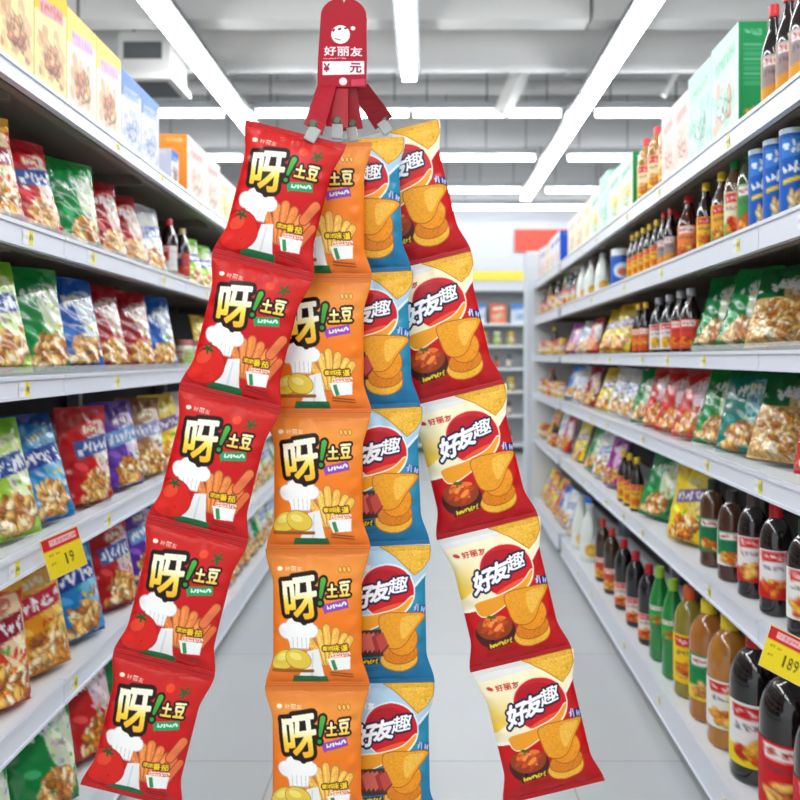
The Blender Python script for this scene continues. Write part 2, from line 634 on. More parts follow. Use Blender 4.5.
def design_snack(nu, nv, base, top, swoosh, banner, pal, seed, photo=True):
    c = Cv(nu, nv, base)
    rn = random.Random(seed)
    if top:
        c.fill(c.V < .12 + .02 * np.sin(c.U * 9), top)
    c.fill(c.spoly([(.52, .20), (.78, .15), (.92, .20), (1.0, .60), (.80, .72), (.62, .60), (.54, .40)]), swoosh)
    c.fill(c.poly([(.44, .22), (.54, .18), (.98, .58), (.96, .66)]), tuple(min(255, x + 34) for x in swoosh))
    for q in range(26):
        u_, v_ = rn.uniform(.55, .95), rn.uniform(.22, .68)
        c.fill(c.ell(u_, v_, rn.uniform(.02, .06), rn.uniform(.01, .03), rn.uniform(0, 180)), tuple(int(min(255, max(0, x + rn.uniform(-90, 20)))) for x in swoosh))
    c.fill(c.ell(.60, .24, .20, .09, -15), tuple(min(255, int(x * .7 + 75)) for x in base))
    c.squiggle(.45, .19, .75, .28, (240, 236, 200), 4, .03, rn, .02)
    for q in range(14):
        u_, v_ = rn.uniform(.5, 1), rn.uniform(.55, .75)
        c.fill(c.ell(u_, v_, rn.uniform(.02, .07), rn.uniform(.01, .03), rn.uniform(0, 180)), rn.choice([(110, 160, 50), (214, 60, 40), (240, 200, 70), base]))
    if banner:
        c.fill(c.poly([(.22, .36), (.92, .29), (.95, .45), (.25, .53)]), banner)
        c.squiggle(.27, .34, .92, .48, (244, 246, 252), 6, .06, rn, .022)
    else:
        c.squiggle(.3, .2, .9, .36, (240, 240, 240), 5, .04, rn, .028)
    c.fill(c.ell(.3, .60, .12, .05, 20), tuple(min(255, x + 50) for x in base))
    if photo == 2:
        c.fill(c.V > .42, (226, 180, 110))
        c.food(.5, .72, .5, .27, 150, pal + [(246, 226, 190)], seed, .075)
        c.squiggle(.25, .18, .85, .34, (236, 240, 240), 5, .04, rn, .024)
    elif photo:
        c.food(.60, .79, .30, .13, 60, pal + [(250, 226, 180), (166, 98, 44)], seed, .078)
        c.food(.50, .90, .30, .05, 16, pal + [(250, 226, 180)], seed + 5, .078)
    return c.out()


def design_label(nu, nv, kind, seed):
    """wrap printed twice round the bottle"""
    n = nu // 2
    rn = random.Random(seed)
    base, second, pic = kind
    c = Cv(n, nv, base, 3)
    if second:
        c.fill(c.poly([(.62, 0), (1, 0), (1, 1), (.62, 1)]), second)
        c.fill(c.poly([(.0, .70), (.62, .60), (.62, 1), (0, 1)]), second)
    c.fill(c.poly([(.08, .06), (.58, .06), (.56, .24), (.10, .26)]), (206, 30, 34) if base[0] > 180 and base[1] > 150 else (246, 240, 236))
    c.squiggle(.12, .09, .54, .22, (250, 240, 236) if base[0] > 180 and base[1] > 150 else (180, 30, 30), 3, 0, rn, .02)
    c.squiggle(.12, .32, .56, .44, (70, 80, 90), 4, 0, rn, .014)
    if pic:
        c.food(.34, .74, .2, .14, 12, pic, seed, .12)
    for k in range(6):
        c.fill(c.line(.70, .12 + k * .13, .92, .12 + k * .13, .01), (150, 150, 150) if k % 2 else (210, 206, 200))
    o = c.out()
    return np.concatenate([o, o], 1)


def design_box(nu, nv, base, top, pic, txt, seed):
    c = Cv(nu, nv, base)
    if top:
        c.fill(c.poly([(0, 0), (1, 0), (1, .16), (.5, .24), (0, .34)]), top)
    rn = random.Random(seed)
    if txt:
        c.fill(c.poly([(.14, .20), (.85, .14), (.88, .27), (.17, .34)]), tuple(int(x * .5 + 120) for x in txt))
        c.squiggle(.18, .17, .84, .30, txt, 7, .05, rn, .014)
    if pic:
        for q in range(26):
            cc = rn.choice(pic)
            k_ = rn.uniform(.3, .8)
            c.fill(c.ell(.5 + rn.uniform(-.38, .38), .66 + rn.uniform(-.22, .2), rn.uniform(.05, .16), rn.uniform(.04, .1), rn.uniform(0, 180)), tuple(int(x * k_ + y * (1 - k_)) for x, y in zip(cc, base)))
        c.food(.52, .66, .24, .12, 22, pic, seed, .1)
    c.squiggle(.1, .92, .6, .95, (170, 170, 180), 10, 0, rn, .007)
    return c.out()


# ------------------------------------------------------------------ product meshes
def ss(a, b, x):
    t = np.clip((x - a) / (b - a), 0, 1)
    return t * t * (3 - 2 * t)


def bag_mesh(name, img, w, h, T, standing, seed, material, back=(.8, .8, .8), pinch=.14, lean=0.0):
    nv, nu = img.shape[:2]
    rn = np.random.RandomState(seed)
    ph = rn.uniform(0, 6.28, 8)
    Vv = []
    Ff = []
    Cc = []

    def shape(U, V, side):
        q = np.clip((V - .04) / .92, 0, 1)
        e = np.clip(1 - np.abs(2 * U - 1) ** 2.4, 0, 1) ** .62
        if standing:
            prof = np.clip(q, 0, 1) ** .75 * (1.12 - .25 * q) * ss(1.0, .93, V) ** .5
            p = ss(0, .3, V) * .6
            hw = w / 2 * (1 - pinch * .5 * p)
        else:
            prof = np.sin(pi * q) ** .5
            p = ss(0, .27, V) * ss(1, .76, V)
            hw = w / 2 * (1 - pinch * p)
        x = (2 * U - 1) * hw
        d = T / 2 * prof * e
        ds = np.minimum(V, 1 - V)
        wr = np.zeros_like(U)
        for k in range(3):
            wr += np.sin(U * (17 + 11 * k) + ph[k] + V * 5 * (k - 1)) / (1 + k)
        d = d + .0022 * T / .05 * wr * np.exp(-((ds - .075) / .06) ** 2) * e
        ed = np.minimum(U, 1 - U)
        d = d + .0020 * T / .05 * (np.sin(V * 31 + ph[3]) + .6 * np.sin(V * 53 + ph[4])) * np.exp(-((ed - .09) / .06) ** 2) * prof
        if standing:
            d = d + .0016 * np.sin(U * 34 + V * 9 + ph[2]) * np.exp(-((V - .14) / .09) ** 2) * e + .0014 * np.sin(V * 41 - U * 12 + ph[0]) * prof * e + .0032 * np.sin(V * 9 + U * 7 + ph[5]) * prof * e + .0018 * np.sin(U * 21 - V * 14 + ph[6]) * prof * e
            z = h * (1 - V)
        else:
            z = h * (.5 - V)
            x = x + .0008 * np.sin(V * 120 + ph[7]) * 0
        d = np.where(ds < .04, .0004, np.maximum(d, .0004)) + (.0004 if side > 0 else 0)
        crimp = np.where(ds < .036, .0007 * np.sin(V * 2 * pi / .014), 0) if not standing else 0
        y = (-d if side > 0 else d) + crimp
        if standing:
            # bottom sits on the shelf, top leans back, seal wavy
            y = y + lean * (1 - V) + .006 * np.sin(U * 6 + ph[1]) * np.exp(-V / .06)
        return np.stack([x, y, z], -1)

    for side, (a, b) in ((1, (nu, nv)), (-1, (max(10, nu // 5), max(14, nv // 5)))):
        U, V = np.meshgrid(np.linspace(0, 1, a), np.linspace(0, 1, b))
        P = shape(U, V, side).reshape(-1, 3)
        base = sum(len(x) for x in Vv)
        Vv.append(P)
        Cc.append(img.reshape(-1, 3) if side > 0 else np.tile(np.array(back), (a * b, 1)))
        I = (np.arange(b - 1)[:, None] * a + np.arange(a - 1)[None, :]).ravel() + base
        if side > 0:
            F = np.stack([I, I + a, I + a + 1, I + 1], -1)
        else:
            F = np.stack([I, I + 1, I + a + 1, I + a], -1)
        Ff.append(F)
    V_ = np.concatenate(Vv)
    F_ = np.concatenate(Ff)
    me = bpy.data.meshes.new(name)
    me.vertices.add(len(V_))
    me.vertices.foreach_set('co', V_.astype(np.float32).ravel())
    me.loops.add(F_.size)
    me.loops.foreach_set('vertex_index', F_.astype(np.int32).ravel())
    me.polygons.add(len(F_))
    me.polygons.foreach_set('loop_start', np.arange(0, F_.size, 4, dtype=np.int32))
    me.polygons.foreach_set('use_smooth', np.ones(len(F_), bool))
    me.update(calc_edges=True)
    me.validate()
    me.materials.append(material)
    put_colors(me, np.concatenate(Cc))
    return me


def box_mesh(name, l, d, h, face, end, topc):
    """carton: x = length along the aisle, front at -y"""
    Vv, Ff, Cc = [], [], []

    def grid(o, ex, ez, img):
        nv, nu = img.shape[:2]
        b = len(Vv)
        for j in range(nv):
            for i in range(nu):
                p = np.array(o) + np.array(ex) * i / (nu - 1) + np.array(ez) * (1 - j / (nv - 1))
                Vv.append(tuple(p))
        Cc.append(img.reshape(-1, 3))
        for j in range(nv - 1):
            for i in range(nu - 1):
                k = b + j * nu + i
                Ff.append((k, k + nu, k + nu + 1, k + 1))
    one = np.tile(rgb(topc), (2, 2, 1)).reshape(2, 2, 3)
    grid((-l / 2, -d / 2, 0), (l, 0, 0), (0, 0, h), face)
    grid((l / 2, d / 2, 0), (-l, 0, 0), (0, 0, h), face)
    grid((l / 2, -d / 2, 0), (0, d, 0), (0, 0, h), end)
    grid((-l / 2, d / 2, 0), (0, -d, 0), (0, 0, h), end)
    grid((-l / 2, -d / 2, h), (l, 0, 0), (0, d, 0), one)
    grid((-l / 2, -d / 2, 0), (l, 0, 0), (0, d, 0), one)
    m = MB()
    m.v, m.f = Vv, Ff
    return m.mesh(name, M['card'], False, np.concatenate(Cc))


def lathe_print(name, r, z0, z1, img, material, bulge=0.0):
    nv, nu = img.shape[:2]
    m = MB()
    cols = []
    for j in range(nv):
        t = j / (nv - 1)
        z = z1 + (z0 - z1) * t
        for i in range(nu):
            a = -pi + 2 * pi * i / nu
            rr = r + bulge * sin(pi * t)
            m.v.append((rr * sin(a), -rr * cos(a), z))
        cols.append(img[j])
    for j in range(nv - 1):
        for i in range(nu):
            k, k2 = j * nu + i, j * nu + (i + 1) % nu
            m.f.append((k, k + nu, k2 + nu, k2))
    return m.mesh(name, material, True, np.concatenate(cols))


FOODG = [(226, 170, 96), (206, 138, 62), (240, 200, 132), (190, 118, 50), (232, 184, 110)]
FOODO = [(236, 150, 50), (222, 120, 34), (248, 190, 96), (200, 96, 30)]
FOODR = [(222, 70, 30), (236, 130, 40), (200, 40, 24), (244, 180, 60)]
SNACK = {  # colour word: base, top, swoosh, banner, food
    'green': ((14, 134, 62), (30, 146, 66), (214, 226, 196), None, FOODG),
    'blue': ((26, 92, 184), (36, 104, 196), (214, 226, 240), None, FOODG),
    'red': ((186, 18, 26), (196, 44, 52), (232, 210, 200), (60, 90, 160), FOODG),
    'crimson': ((158, 14, 26), (172, 40, 50), (226, 200, 190), None, FOODG),
    'scarlet': ((206, 34, 34), (206, 80, 74), (226, 200, 206), None, FOODO),
    'purple': ((92, 46, 160), (84, 40, 150), (220, 214, 232), (110, 160, 214), FOODG),
    'violet': ((150, 20, 140), (150, 60, 150), (226, 180, 220), None, FOODG),
    'yellow': ((238, 206, 26), (226, 190, 30), (246, 226, 110), (130, 100, 150), FOODO),
    'lime': ((160, 206, 60), (120, 190, 50), (226, 240, 190), (30, 70, 150), FOODG),
    'sky-blue': ((30, 130, 200), (26, 66, 140), (120, 190, 226), (30, 60, 150), FOODG),
    'white': ((226, 226, 230), (216, 220, 226), (244, 244, 246), (120, 140, 196), FOODG),
    'orange': ((232, 150, 26), (226, 150, 40), (240, 190, 90), (196, 40, 60), FOODG),
    'rust-red': ((206, 60, 34), (236, 176, 60), (240, 210, 170), (150, 20, 40), FOODO),
    'teal': ((18, 120, 110), (20, 112, 64), (140, 196, 196), None, FOODG),
    'nut-filled green-topped': ((28, 110, 60), (16, 110, 56), (226, 196, 130), None, FOODG),
    'brown': ((150, 104, 60), (130, 84, 44), (236, 226, 216), (150, 150, 200), FOODG),
}
MESH = {}


def snack_mesh(col, var=0):
    k = ('snack', col, var)
    if k not in MESH:
        b = SNACK[col]
        img = design_snack(46, 64, b[0], b[1], b[2], b[3], b[4], hash_(col) + var, 2 if 'nut' in col else 1)
        MESH[k] = bag_mesh('snack_bag', img, .20, .29, .085 if var == 0 else .075, True, hash_(col) + var * 7,
                           M['foil'], rgb(b[0]), .12, .02 + .01 * var)
    return MESH[k]


def hash_(s):
    return sum(ord(ch) * (i + 3) for i, ch in enumerate(s)) % 9973


# bottle catalogue: profile scale, colours
def prof_sauce(r, h):
    return [(r * .9, 0), (r, h * .02), (r, h * .52), (r * .93, h * .60), (r * .55, h * .74), (r * .36, h * .82), (r * .34, h * .93)]


def prof_oil(r, h):
    return [(r * .86, 0), (r * .97, h * .015), (r, h * .05), (r * .965, h * .12), (r, h * .16), (r, h * .60), (r * .99, h * .66), (r * .95, h * .71), (r * .87, h * .76), (r * .74, h * .805),
            (r * .58, h * .84), (r * .42, h * .865), (r * .37, h * .885), (r * .36, h * .93)]


def prof_soda(r, h):
    return [(r * .8, 0), (r, h * .03), (r * .98, h * .2), (r * .9, h * .3), (r, h * .42), (r, h * .62), (r * .8, h * .75), (r * .45, h * .87), (r * .36, h * .93)]


BOT = {  # key: (profile, r, h, body rgb, cap rgb, label spec, z0,z1 fractions, name, category, words)
    'dark sauce bottle with red cap': (prof_sauce, .033, .29, (34, 20, 18), (206, 40, 44), ((160, 140, 140), (226, 156, 50), None), .06, .5),
    'dark sauce bottle with yellow cap': (prof_sauce, .033, .255, (40, 24, 18), (232, 196, 40), ((240, 180, 50), (246, 196, 40), FOODO), .06, .5),
    'dark sauce bottle with orange label': (prof_sauce, .033, .245, (30, 20, 22), (224, 176, 50), ((236, 112, 46), (228, 80, 30), FOODO), .06, .5),
    'dark sauce bottle with white label': (prof_sauce, .042, .26, (26, 24, 28), (150, 152, 158), ((232, 228, 222), None, [(236, 176, 40)]), .08, .52),
    'dark sauce bottle with red label': (prof_sauce, .040, .25, (36, 20, 22), (150, 152, 158), ((222, 60, 50), (224, 90, 50), FOODR), .08, .52),
    'squat brown bottle with red cap': (prof_sauce, .042, .25, (74, 30, 22), (196, 36, 44), ((240, 130, 70), (216, 30, 30), FOODO), .04, .52),
    'brown bottle with green and orange label': (prof_sauce, .036, .26, (70, 40, 26), (230, 194, 40), ((240, 170, 50), (60, 160, 70), FOODO), .05, .55),
    'juice bottle with green cap': (prof_soda, .036, .28, (96, 70, 40), (28, 140, 74), ((232, 226, 190), (110, 180, 60), FOODR), .05, .6),
    'olive bottle with dark green cap': (prof_soda, .038, .29, (60, 74, 40), (40, 112, 60), ((70, 150, 70), (220, 90, 50), FOODO), .05, .6),
    'amber bottle with red cap': (prof_oil, .042, .30, (214, 150, 60), (216, 50, 50), ((246, 220, 170), (248, 208, 60), FOODO), .12, .58),
    'brown oil bottle with green label': (prof_oil, .048, .32, (84, 50, 24), (40, 60, 50), ((18, 124, 72), (20, 126, 74), FOODO), .18, .56),
    'brown oil bottle with green and white label': (prof_oil, .048, .31, (70, 40, 24), (60, 56, 54), ((20, 126, 74), (236, 236, 232), FOODO), .18, .56),
    'dark bottle with red and white label': (prof_oil, .048, .33, (30, 20, 18), (90, 76, 74), ((236, 232, 230), (206, 24, 34), FOODO), .16, .60),
    'dark bottle with red cap and split label': (prof_oil, .048, .33, (28, 20, 18), (206, 24, 30), ((236, 232, 230), (206, 28, 36), FOODR), .16, .60),
    'dark bottle with white label and fruit picture': (prof_oil, .050, .32, (26, 22, 18), (20, 90, 56), ((238, 236, 230), None, FOODR), .16, .60),
    'large dark bottle with red cap and red label': (prof_oil, .085, .46, (24, 16, 14), (206, 20, 30), ((212, 26, 32), (206, 24, 32), FOODO), .10, .52),
    'large dark bottle with red cap and yellow label': (prof_oil, .082, .46, (22, 18, 16), (206, 26, 26), ((236, 236, 232), (240, 214, 30), FOODR), .12, .54),
    'amber oil bottle with yellow cap and white label': (prof_oil, .075, .44, (222, 146, 44), (238, 208, 40), ((238, 236, 230), None, FOODO), .16, .52),
    'amber oil bottle with yellow cap and green label': (prof_oil, .070, .43, (214, 134, 44), (238, 214, 40), ((30, 138, 70), (240, 206, 60), FOODG), .18, .56),
    'olive oil bottle with orange cap': (prof_oil, .062, .42, (176, 160, 44), (226, 96, 36), ((246, 206, 30), (246, 200, 30), FOODO), .14, .58),
    'bright green bottle with lime cap': (prof_soda, .045, .40, (30, 166, 70), (160, 206, 60), ((60, 180, 80), (40, 160, 70), FOODO), .4, .6),
    'black bottle with red cap and orange label': (prof_oil, .048, .36, (22, 18, 22), (200, 30, 44), ((236, 216, 206), (226, 110, 60), FOODR), .08, .40),
    'brown bottle with red cap and mixed label': (prof_oil, .045, .36, (60, 40, 24), (214, 60, 50), ((222, 80, 50), (240, 200, 90), FOODO), .08, .40),
    'cola bottle with red cap': (prof_soda, .034, .26, (36, 14, 14), (206, 50, 60), ((216, 40, 36), (230, 226, 226), None), .15, .55),
    'cola bottle with beige cap': (prof_soda, .034, .25, (30, 22, 30), (214, 190, 140), ((50, 60, 90), (200, 60, 50), None), .15, .55),
}


def bottle(key, loc, rz, s=1.0):
    if key in MESH:
        o = copy_tree(MESH[key])
        o.location = loc
        o.rotation_euler = (0, 0, rz)
        return o
    pf, r, h, body, cap, lab, a, b = BOT[key]
    nm = 'oil_bottle' if 'oil' in key.split(' bottle')[0] or 'large' in key else 'bottle'
    root = empty(nm, loc, rz)
    n = 32 if r > .05 else 20
    p = pf(r, h)
    if pf is prof_oil:  # ribbed hips
        q = []
        for (r0, z0), (r1, z1) in zip(p[:-1], p[1:]):
            q.append((r0, z0))
        q.append(p[-1])
        p = q
    liquid = flat('liquid_%d_%d_%d' % body, body, rough=.10, coat=.8, trans=.4 if sum(body) > 260 else 0, noise=.06)
    MB().lathe(p, n).build('body', liquid, root, True)
    rc = r * (.40 if pf is prof_oil else .42)
    zc = h * .88
    cm = MB()
    capp = [(rc, zc), (rc * 1.04, zc + .004), (rc * 1.04, zc + h * .025), (rc, zc + h * .03), (rc, h * .985), (rc * .9, h)]
    cm.lathe(capp, n)
    cm.build('cap', flat('cap_%d_%d_%d' % cap, cap, rough=.4, noise=.04), root, True)
    img = design_label(60 if r > .05 else 40, 34 if r > .05 else 24, lab, hash_(key))
    link('label', lathe_print('label', r * 1.012, h * a, h * b, img, M['card']), root)
    MESH[key] = root
    return root


def can(loc, rz):
    if 'can' in MESH:
        o = copy_tree(MESH['can'])
        o.location = loc
        o.rotation_euler = (0, 0, rz)
        return o
    root = empty('canister', loc, rz)
    r, h = .031, .235
    MB().lathe([(r * .95, 0), (r, .004), (r, h - .012), (r * .97, h - .01)], 24).build('body', flat('can_blue', (26, 90, 180), rough=.3), root, True)
    MB().lathe([(r * 1.03, h - .014), (r * 1.03, h), (r * .9, h + .001), (r * .88, h - .003), (0.001, h - .003)], 24).build('lid', flat('can_rim', (190, 206, 220), rough=.3), root, True)
    c = Cv(30, 50, (30, 96, 190), 3)
    c.fill(c.poly([(.1, .06), (.9, .03), (.9, .26), (.1, .3)]), (60, 130, 214))
    c.squiggle(.15, .08, .85, .25, (230, 240, 250), 4, .02, random.Random(3), .04)
    c.squiggle(.12, .34, .88, .48, (240, 246, 250), 5, .08, random.Random(8), .035)
    c.fill(c.poly([(.15, .56), (.9, .48), (.9, .53), (.15, .62)]), (236, 206, 70))
    c.food(.5, .80, .25, .1, 10, [(226, 206, 160), (236, 190, 130)], 4, .16)
    o = c.out()
    link('label', lathe_print('label', r * 1.01, .006, h - .016, np.concatenate([o, o], 1), M['card']), root)
    MESH['can'] = root
    return root


def tub(loc, rz):
    root = empty('tub', loc, rz)
    r, h = .052, .20
    MB().lathe([(r * .95, 0), (r, .005), (r, h * .8), (r * .9, h * .84)], 24).build('body', flat('tub_blue', (30, 90, 190), rough=.35), root, True)
    MB().lathe([(r * .98, h * .82), (r * .98, h * .98), (r * .9, h)], 24).build('lid', flat('lid_white', (232, 236, 238), rough=.4), root, True)
    c = Cv(30, 24, (34, 96, 196), 3)
    c.fill(c.ell(.5, .5, .3, .24), (220, 232, 244))
    c.fill(c.ell(.5, .55, .16, .12), (220, 120, 90))
    o = c.out()
    link('label', lathe_print('label', r * 1.01, h * .1, h * .75, np.concatenate([o, o], 1), M['card']), root)
    return root


def jug(loc, rz, big=False):
    k = 'jug%d' % big
    if k in MESH:
        o = copy_tree(MESH[k])
        o.location = loc
        o.rotation_euler = (0, 0, rz)
        return o
    root = empty('jug', loc, rz)
    r, h = (.065, .36) if big else (.048, .24)
    MB().lathe([(r * .9, 0), (r, .01), (r, h * .4), (r * .9, h * .55), (r * .55, h * .78), (r * .36, h * .86), (r * .34, h * .92)], 24).build(
        'body', flat('jug_white', (226, 232, 226), rough=.3, coat=.3), root, True)
    MB().lathe([(r * .40, h * .89), (r * .40, h * .985), (r * .36, h)], 20).build('cap', flat('cap_white', (214, 218, 216), rough=.4), root, True)
    m = MB()
    pts = [(r * .5, 0, h * .80), (r * .95, 0, h * .72), (r * 1.12, 0, h * .55), (r * .95, 0, h * .42)]
    for a, b in zip(pts[:-1], pts[1:]):
        m.tube(a, b, r * .12, 8)
    m.build('handle', M['jug_white'] if 'jug_white' in M else M['wall'], root, True)
    c = Cv(30, 20, (232, 236, 230), 3)
    c.fill(c.ell(.5, .5, .2, .26), (240, 180, 50))
    c.fill(c.ell(.5, .55, .1, .12), (250, 214, 100))
    o = c.out()
    link('label', lathe_print('label', r * 1.01, h * .08, h * .36, np.concatenate([o, o], 1), M['card']), root)
    MESH[k] = root
    return root


def jar(loc, rz, body=(120, 84, 40), lid=(206, 60, 50)):
    k = 'jar%d%d%d' % body
    if k in MESH:
        o = copy_tree(MESH[k])
        o.location = loc
        o.rotation_euler = (0, 0, rz)
        return o
    root = empty('jar', loc, rz)
    r, h = .042, .13
    MB().lathe([(r * .9, 0), (r, .008), (r, h * .72), (r * .8, h * .82)], 20).build('body', flat('jar_%d_%d_%d' % body, body, rough=.15, coat=.6), root, True)
    MB().lathe([(r * .85, h * .8), (r * .85, h * .98), (r * .8, h)], 20).build('lid', flat('lid_%d_%d_%d' % lid, lid, rough=.4), root, True)
    img = design_label(40, 16, ((232, 226, 206), (170, 200, 110), FOODG), hash_(k))
    link('label', lathe_print('label', r * 1.012, h * .12, h * .64, img, M['card']), root)
    MESH[k] = root
    return root


BOX = {  # key: length, depth, height, face base, top, pic, text, end colour
    'yellow and white carton': (.195, .07, .30, (250, 238, 170), (248, 206, 20), [(206, 150, 110), (226, 180, 140), (190, 120, 100)], (206, 90, 90), (240, 196, 40)),
    'cream carton': (.21, .07, .29, (248, 238, 220), (246, 226, 120), [(220, 170, 120), (236, 200, 160), (200, 140, 110)], (206, 150, 200), (240, 214, 90)),
    'blue and white carton': (.20, .07, .27, (228, 232, 246), (110, 150, 226), [(190, 196, 230), (226, 206, 214), (150, 170, 220)], (120, 150, 220), (140, 170, 226)),
    'orange-ended carton': (.30, .12, .27, (248, 226, 220), (250, 236, 230), [(236, 190, 170), (244, 214, 200)], (230, 140, 130), (240, 146, 44)),
    'pale yellow carton': (.24, .10, .24, (248, 240, 206), (250, 244, 226), [(244, 220, 150), (240, 206, 130)], (230, 190, 110), (248, 236, 190)),
    'yellow carton': (.20, .08, .22, (240, 226, 60), (238, 220, 40), [(246, 236, 120)], (200, 160, 40), (236, 214, 40)),
    'small blue carton': (.10, .10, .15, (226, 230, 240), (30, 100, 200), [(150, 110, 100)], (30, 90, 190), (206, 206, 220)),
    'mint carton with dark green end': (.24, .085, .32, (214, 240, 226), (206, 240, 222), [(236, 170, 150), (170, 226, 196), (226, 240, 230)], (130, 206, 170), (20, 140, 76)),
    'pale mint carton': (.24, .085, .31, (208, 238, 226), (196, 232, 216), [(160, 220, 196), (226, 240, 230)], (150, 210, 180), (170, 216, 196)),
    'pale pink carton': (.17, .08, .28, (248, 222, 214), (248, 230, 224), [(236, 190, 170), (244, 206, 190)], (226, 150, 140), (240, 206, 196)),
    'white carton with green end': (.26, .08, .27, (232, 246, 236), (226, 246, 232), [(200, 230, 206), (246, 220, 120)], (120, 190, 150), (26, 146, 76)),
    'white carton with yellow end': (.24, .10, .26, (250, 244, 214), (250, 240, 206), [(244, 230, 190)], (220, 190, 120), (246, 212, 50)),
    'cream food carton': (.30, .12, .25, (250, 238, 214), (250, 236, 226), [(246, 226, 170), (244, 214, 196)], (230, 190, 170), (250, 240, 226)),
    'white carton with blue end': (.26, .12, .26, (240, 242, 248), (246, 246, 250), [(240, 214, 206)], (60, 90, 190), (30, 80, 196)),
    'orange-red carton': (.16, .08, .2, (240, 130, 90), (236, 110, 80), [(250, 200, 170)], (250, 230, 210), (226, 100, 70)),
    'blue and white carton of milk powder': (.18, .08, .2, (226, 234, 244), (70, 140, 216), [(170, 200, 230)], (60, 120, 206), (200, 216, 236)),
}


def carton(key, loc, rz):
    k = ('box', key)
    if k not in MESH:
        l, d, h, base, top, pic, txt, end = BOX[key]
        face = design_box(40, int(40 * h / l), base, top, pic, txt, hash_(key))
        ce = Cv(14, int(14 * h / d), end)
        ce.squiggle(.2, .08, .8, .14, tuple(int(x * .5 + 125) for x in end), 4, 0, random.Random(1), .04)
        if 'green' in key:
            for q in range(9):
                ce.fill(ce.line(.22, .22 + q * .045, .78, .22 + q * .045, .03), tuple(int(x * .7 + 76) for x in end))
            ce.food(.6, .88, .3, .05, 6, FOODR, 3, .16)
        MESH[k] = box_mesh('carton', l, d, h, face, ce.out(), tuple(int(x * .5 + 125) for x in end))
    o = link('carton', MESH[k])
    o.location = loc
    o.rotation_euler = (0, 0, rz)
    return o


# ------------------------------------------------------------------ the setting
def struct(name, mb, m, **k):
    o = mb.build(name, m, **k)
    o['kind'] = 'structure'
    return o


fm = bpy.data.materials.new('floor_tiles')
fm.use_nodes = True
nt = fm.node_tree
bs = nt.nodes['Principled BSDF']
tc = nt.nodes.new('ShaderNodeTexCoord')
mp = nt.nodes.new('ShaderNodeMapping')
mp.inputs['Location'].default_value = (0.55, 0.24, 0)
bt = nt.nodes.new('ShaderNodeTexBrick')
bt.offset = 0
bt.inputs['Scale'].default_value = 1
bt.inputs['Brick Width'].default_value = 1.07
bt.inputs['Row Height'].default_value = 1.07
bt.inputs['Mortar Size'].default_value = 0.0035
bt.inputs['Mortar Smooth'].default_value = 0.3
bt.inputs['Color1'].default_value = (*lin((200, 203, 204)), 1)
bt.inputs['Color2'].default_value = (*lin((196, 199, 201)), 1)
bt.inputs['Mortar'].default_value = (*lin((160, 162, 162)), 1)
nz = nt.nodes.new('ShaderNodeTexNoise')
nz.inputs['Scale'].default_value = 3
nz.inputs['Detail'].default_value = 6
mx = nt.nodes.new('ShaderNodeMix')
mx.data_type = 'RGBA'
mx.blend_type = 'MULTIPLY'
mx.inputs[0].default_value = 0.12
nt.links.new(tc.outputs['Object'], mp.inputs['Vector'])
nt.links.new(mp.outputs['Vector'], bt.inputs['Vector'])
nt.links.new(tc.outputs['Object'], nz.inputs['Vector'])
nt.links.new(bt.outputs['Color'], mx.inputs[6])
nt.links.new(nz.outputs['Color'], mx.inputs[7])
nt.links.new(mx.outputs[2], bs.inputs['Base Color'])
bs.inputs['Roughness'].default_value = 0.28

struct('floor', MB().box(-8, 8, -3, 13.2, -.1, 0), fm)
struct('ceiling', MB().box(-8, 8, -3, 13.2, 4.62, 4.7), M['ceil'])
struct('wall_back', MB().box(-8, 8, 13, 13.2, 0, 4.62), M['wall'])
struct('wall_left', MB().box(-8.2, -8, -3, 13.2, 0, 4.62), M['wall'])
struct('wall_right', MB().box(8, 8.2, -3, 13.2, 0, 4.62), M['wall'])
# cross beams of the ceiling
m = MB().box(-8, 8, 12.3, 13, 3.93, 4.62)
struct('trim_1', m, M['ceil'])
m = MB()
for i in range(9):
    m.box(-7.6 + i * 1.75, -7.6 + i * 1.75 + 1.72, 5.45, 5.62, 3.80, 4.62)
struct('trim_2', m, M['duct'])
struct('trim_3', MB().box(-8, 8, 9.4, 9.7, 3.98, 4.62), M['ceil'])


def ceiling_item(name, mb, m, label, cat, smooth=False, **k):
    o = mb.build(name, m, None, smooth)
    return tag(o, label, cat, **k)


# big duct running across, pipe behind it
m = MB()
sec = []
for i in range(20):
    a = 2 * pi * i / 20
    sec.append((6.75 + .30 * cos(a), 4.12 + .20 * sin(a)))
for x in (-7.9, 7.9):
    for (y, z) in sec:
        m.v.append((x, y, z))
for i in range(20):
    j = (i + 1) % 20
    m.f.append((i, j, 20 + j, 20 + i))
m.f.append(tuple(range(20)))
m.f.append(tuple(range(20, 40))[::-1])
for q in range(11):
    x = -7.5 + q * 1.45
    k = len(m.v)
    for xx in (x, x + .04):
        for (y, z) in sec:
            m.v.append((xx, 6.75 + (y - 6.75) * 1.05, 4.12 + (z - 4.12) * 1.07))
    for i in range(20):
        j = (i + 1) % 20
        m.f.append((k + i, k + j, k + 20 + j, k + 20 + i))
ceiling_item('air_duct', m, M['duct'], 'wide pale round air duct running across under the ceiling', 'duct', True)
ceiling_item('ceiling_pipe', MB().tube((-7.9, 7.6, 4.06), (7.9, 7.6, 4.06), .065), M['duct'],
             'thick white pipe crossing the ceiling just behind the wide round duct', 'pipe', True, group='ceiling pipes')
ceiling_item('ceiling_pipe', MB().tube((-7.9, 7.9, 3.98), (7.9, 7.9, 3.98), .035), M['mid'],
             'thin grey pipe crossing the ceiling above the first cross row of lamps', 'pipe', True, group='ceiling pipes')
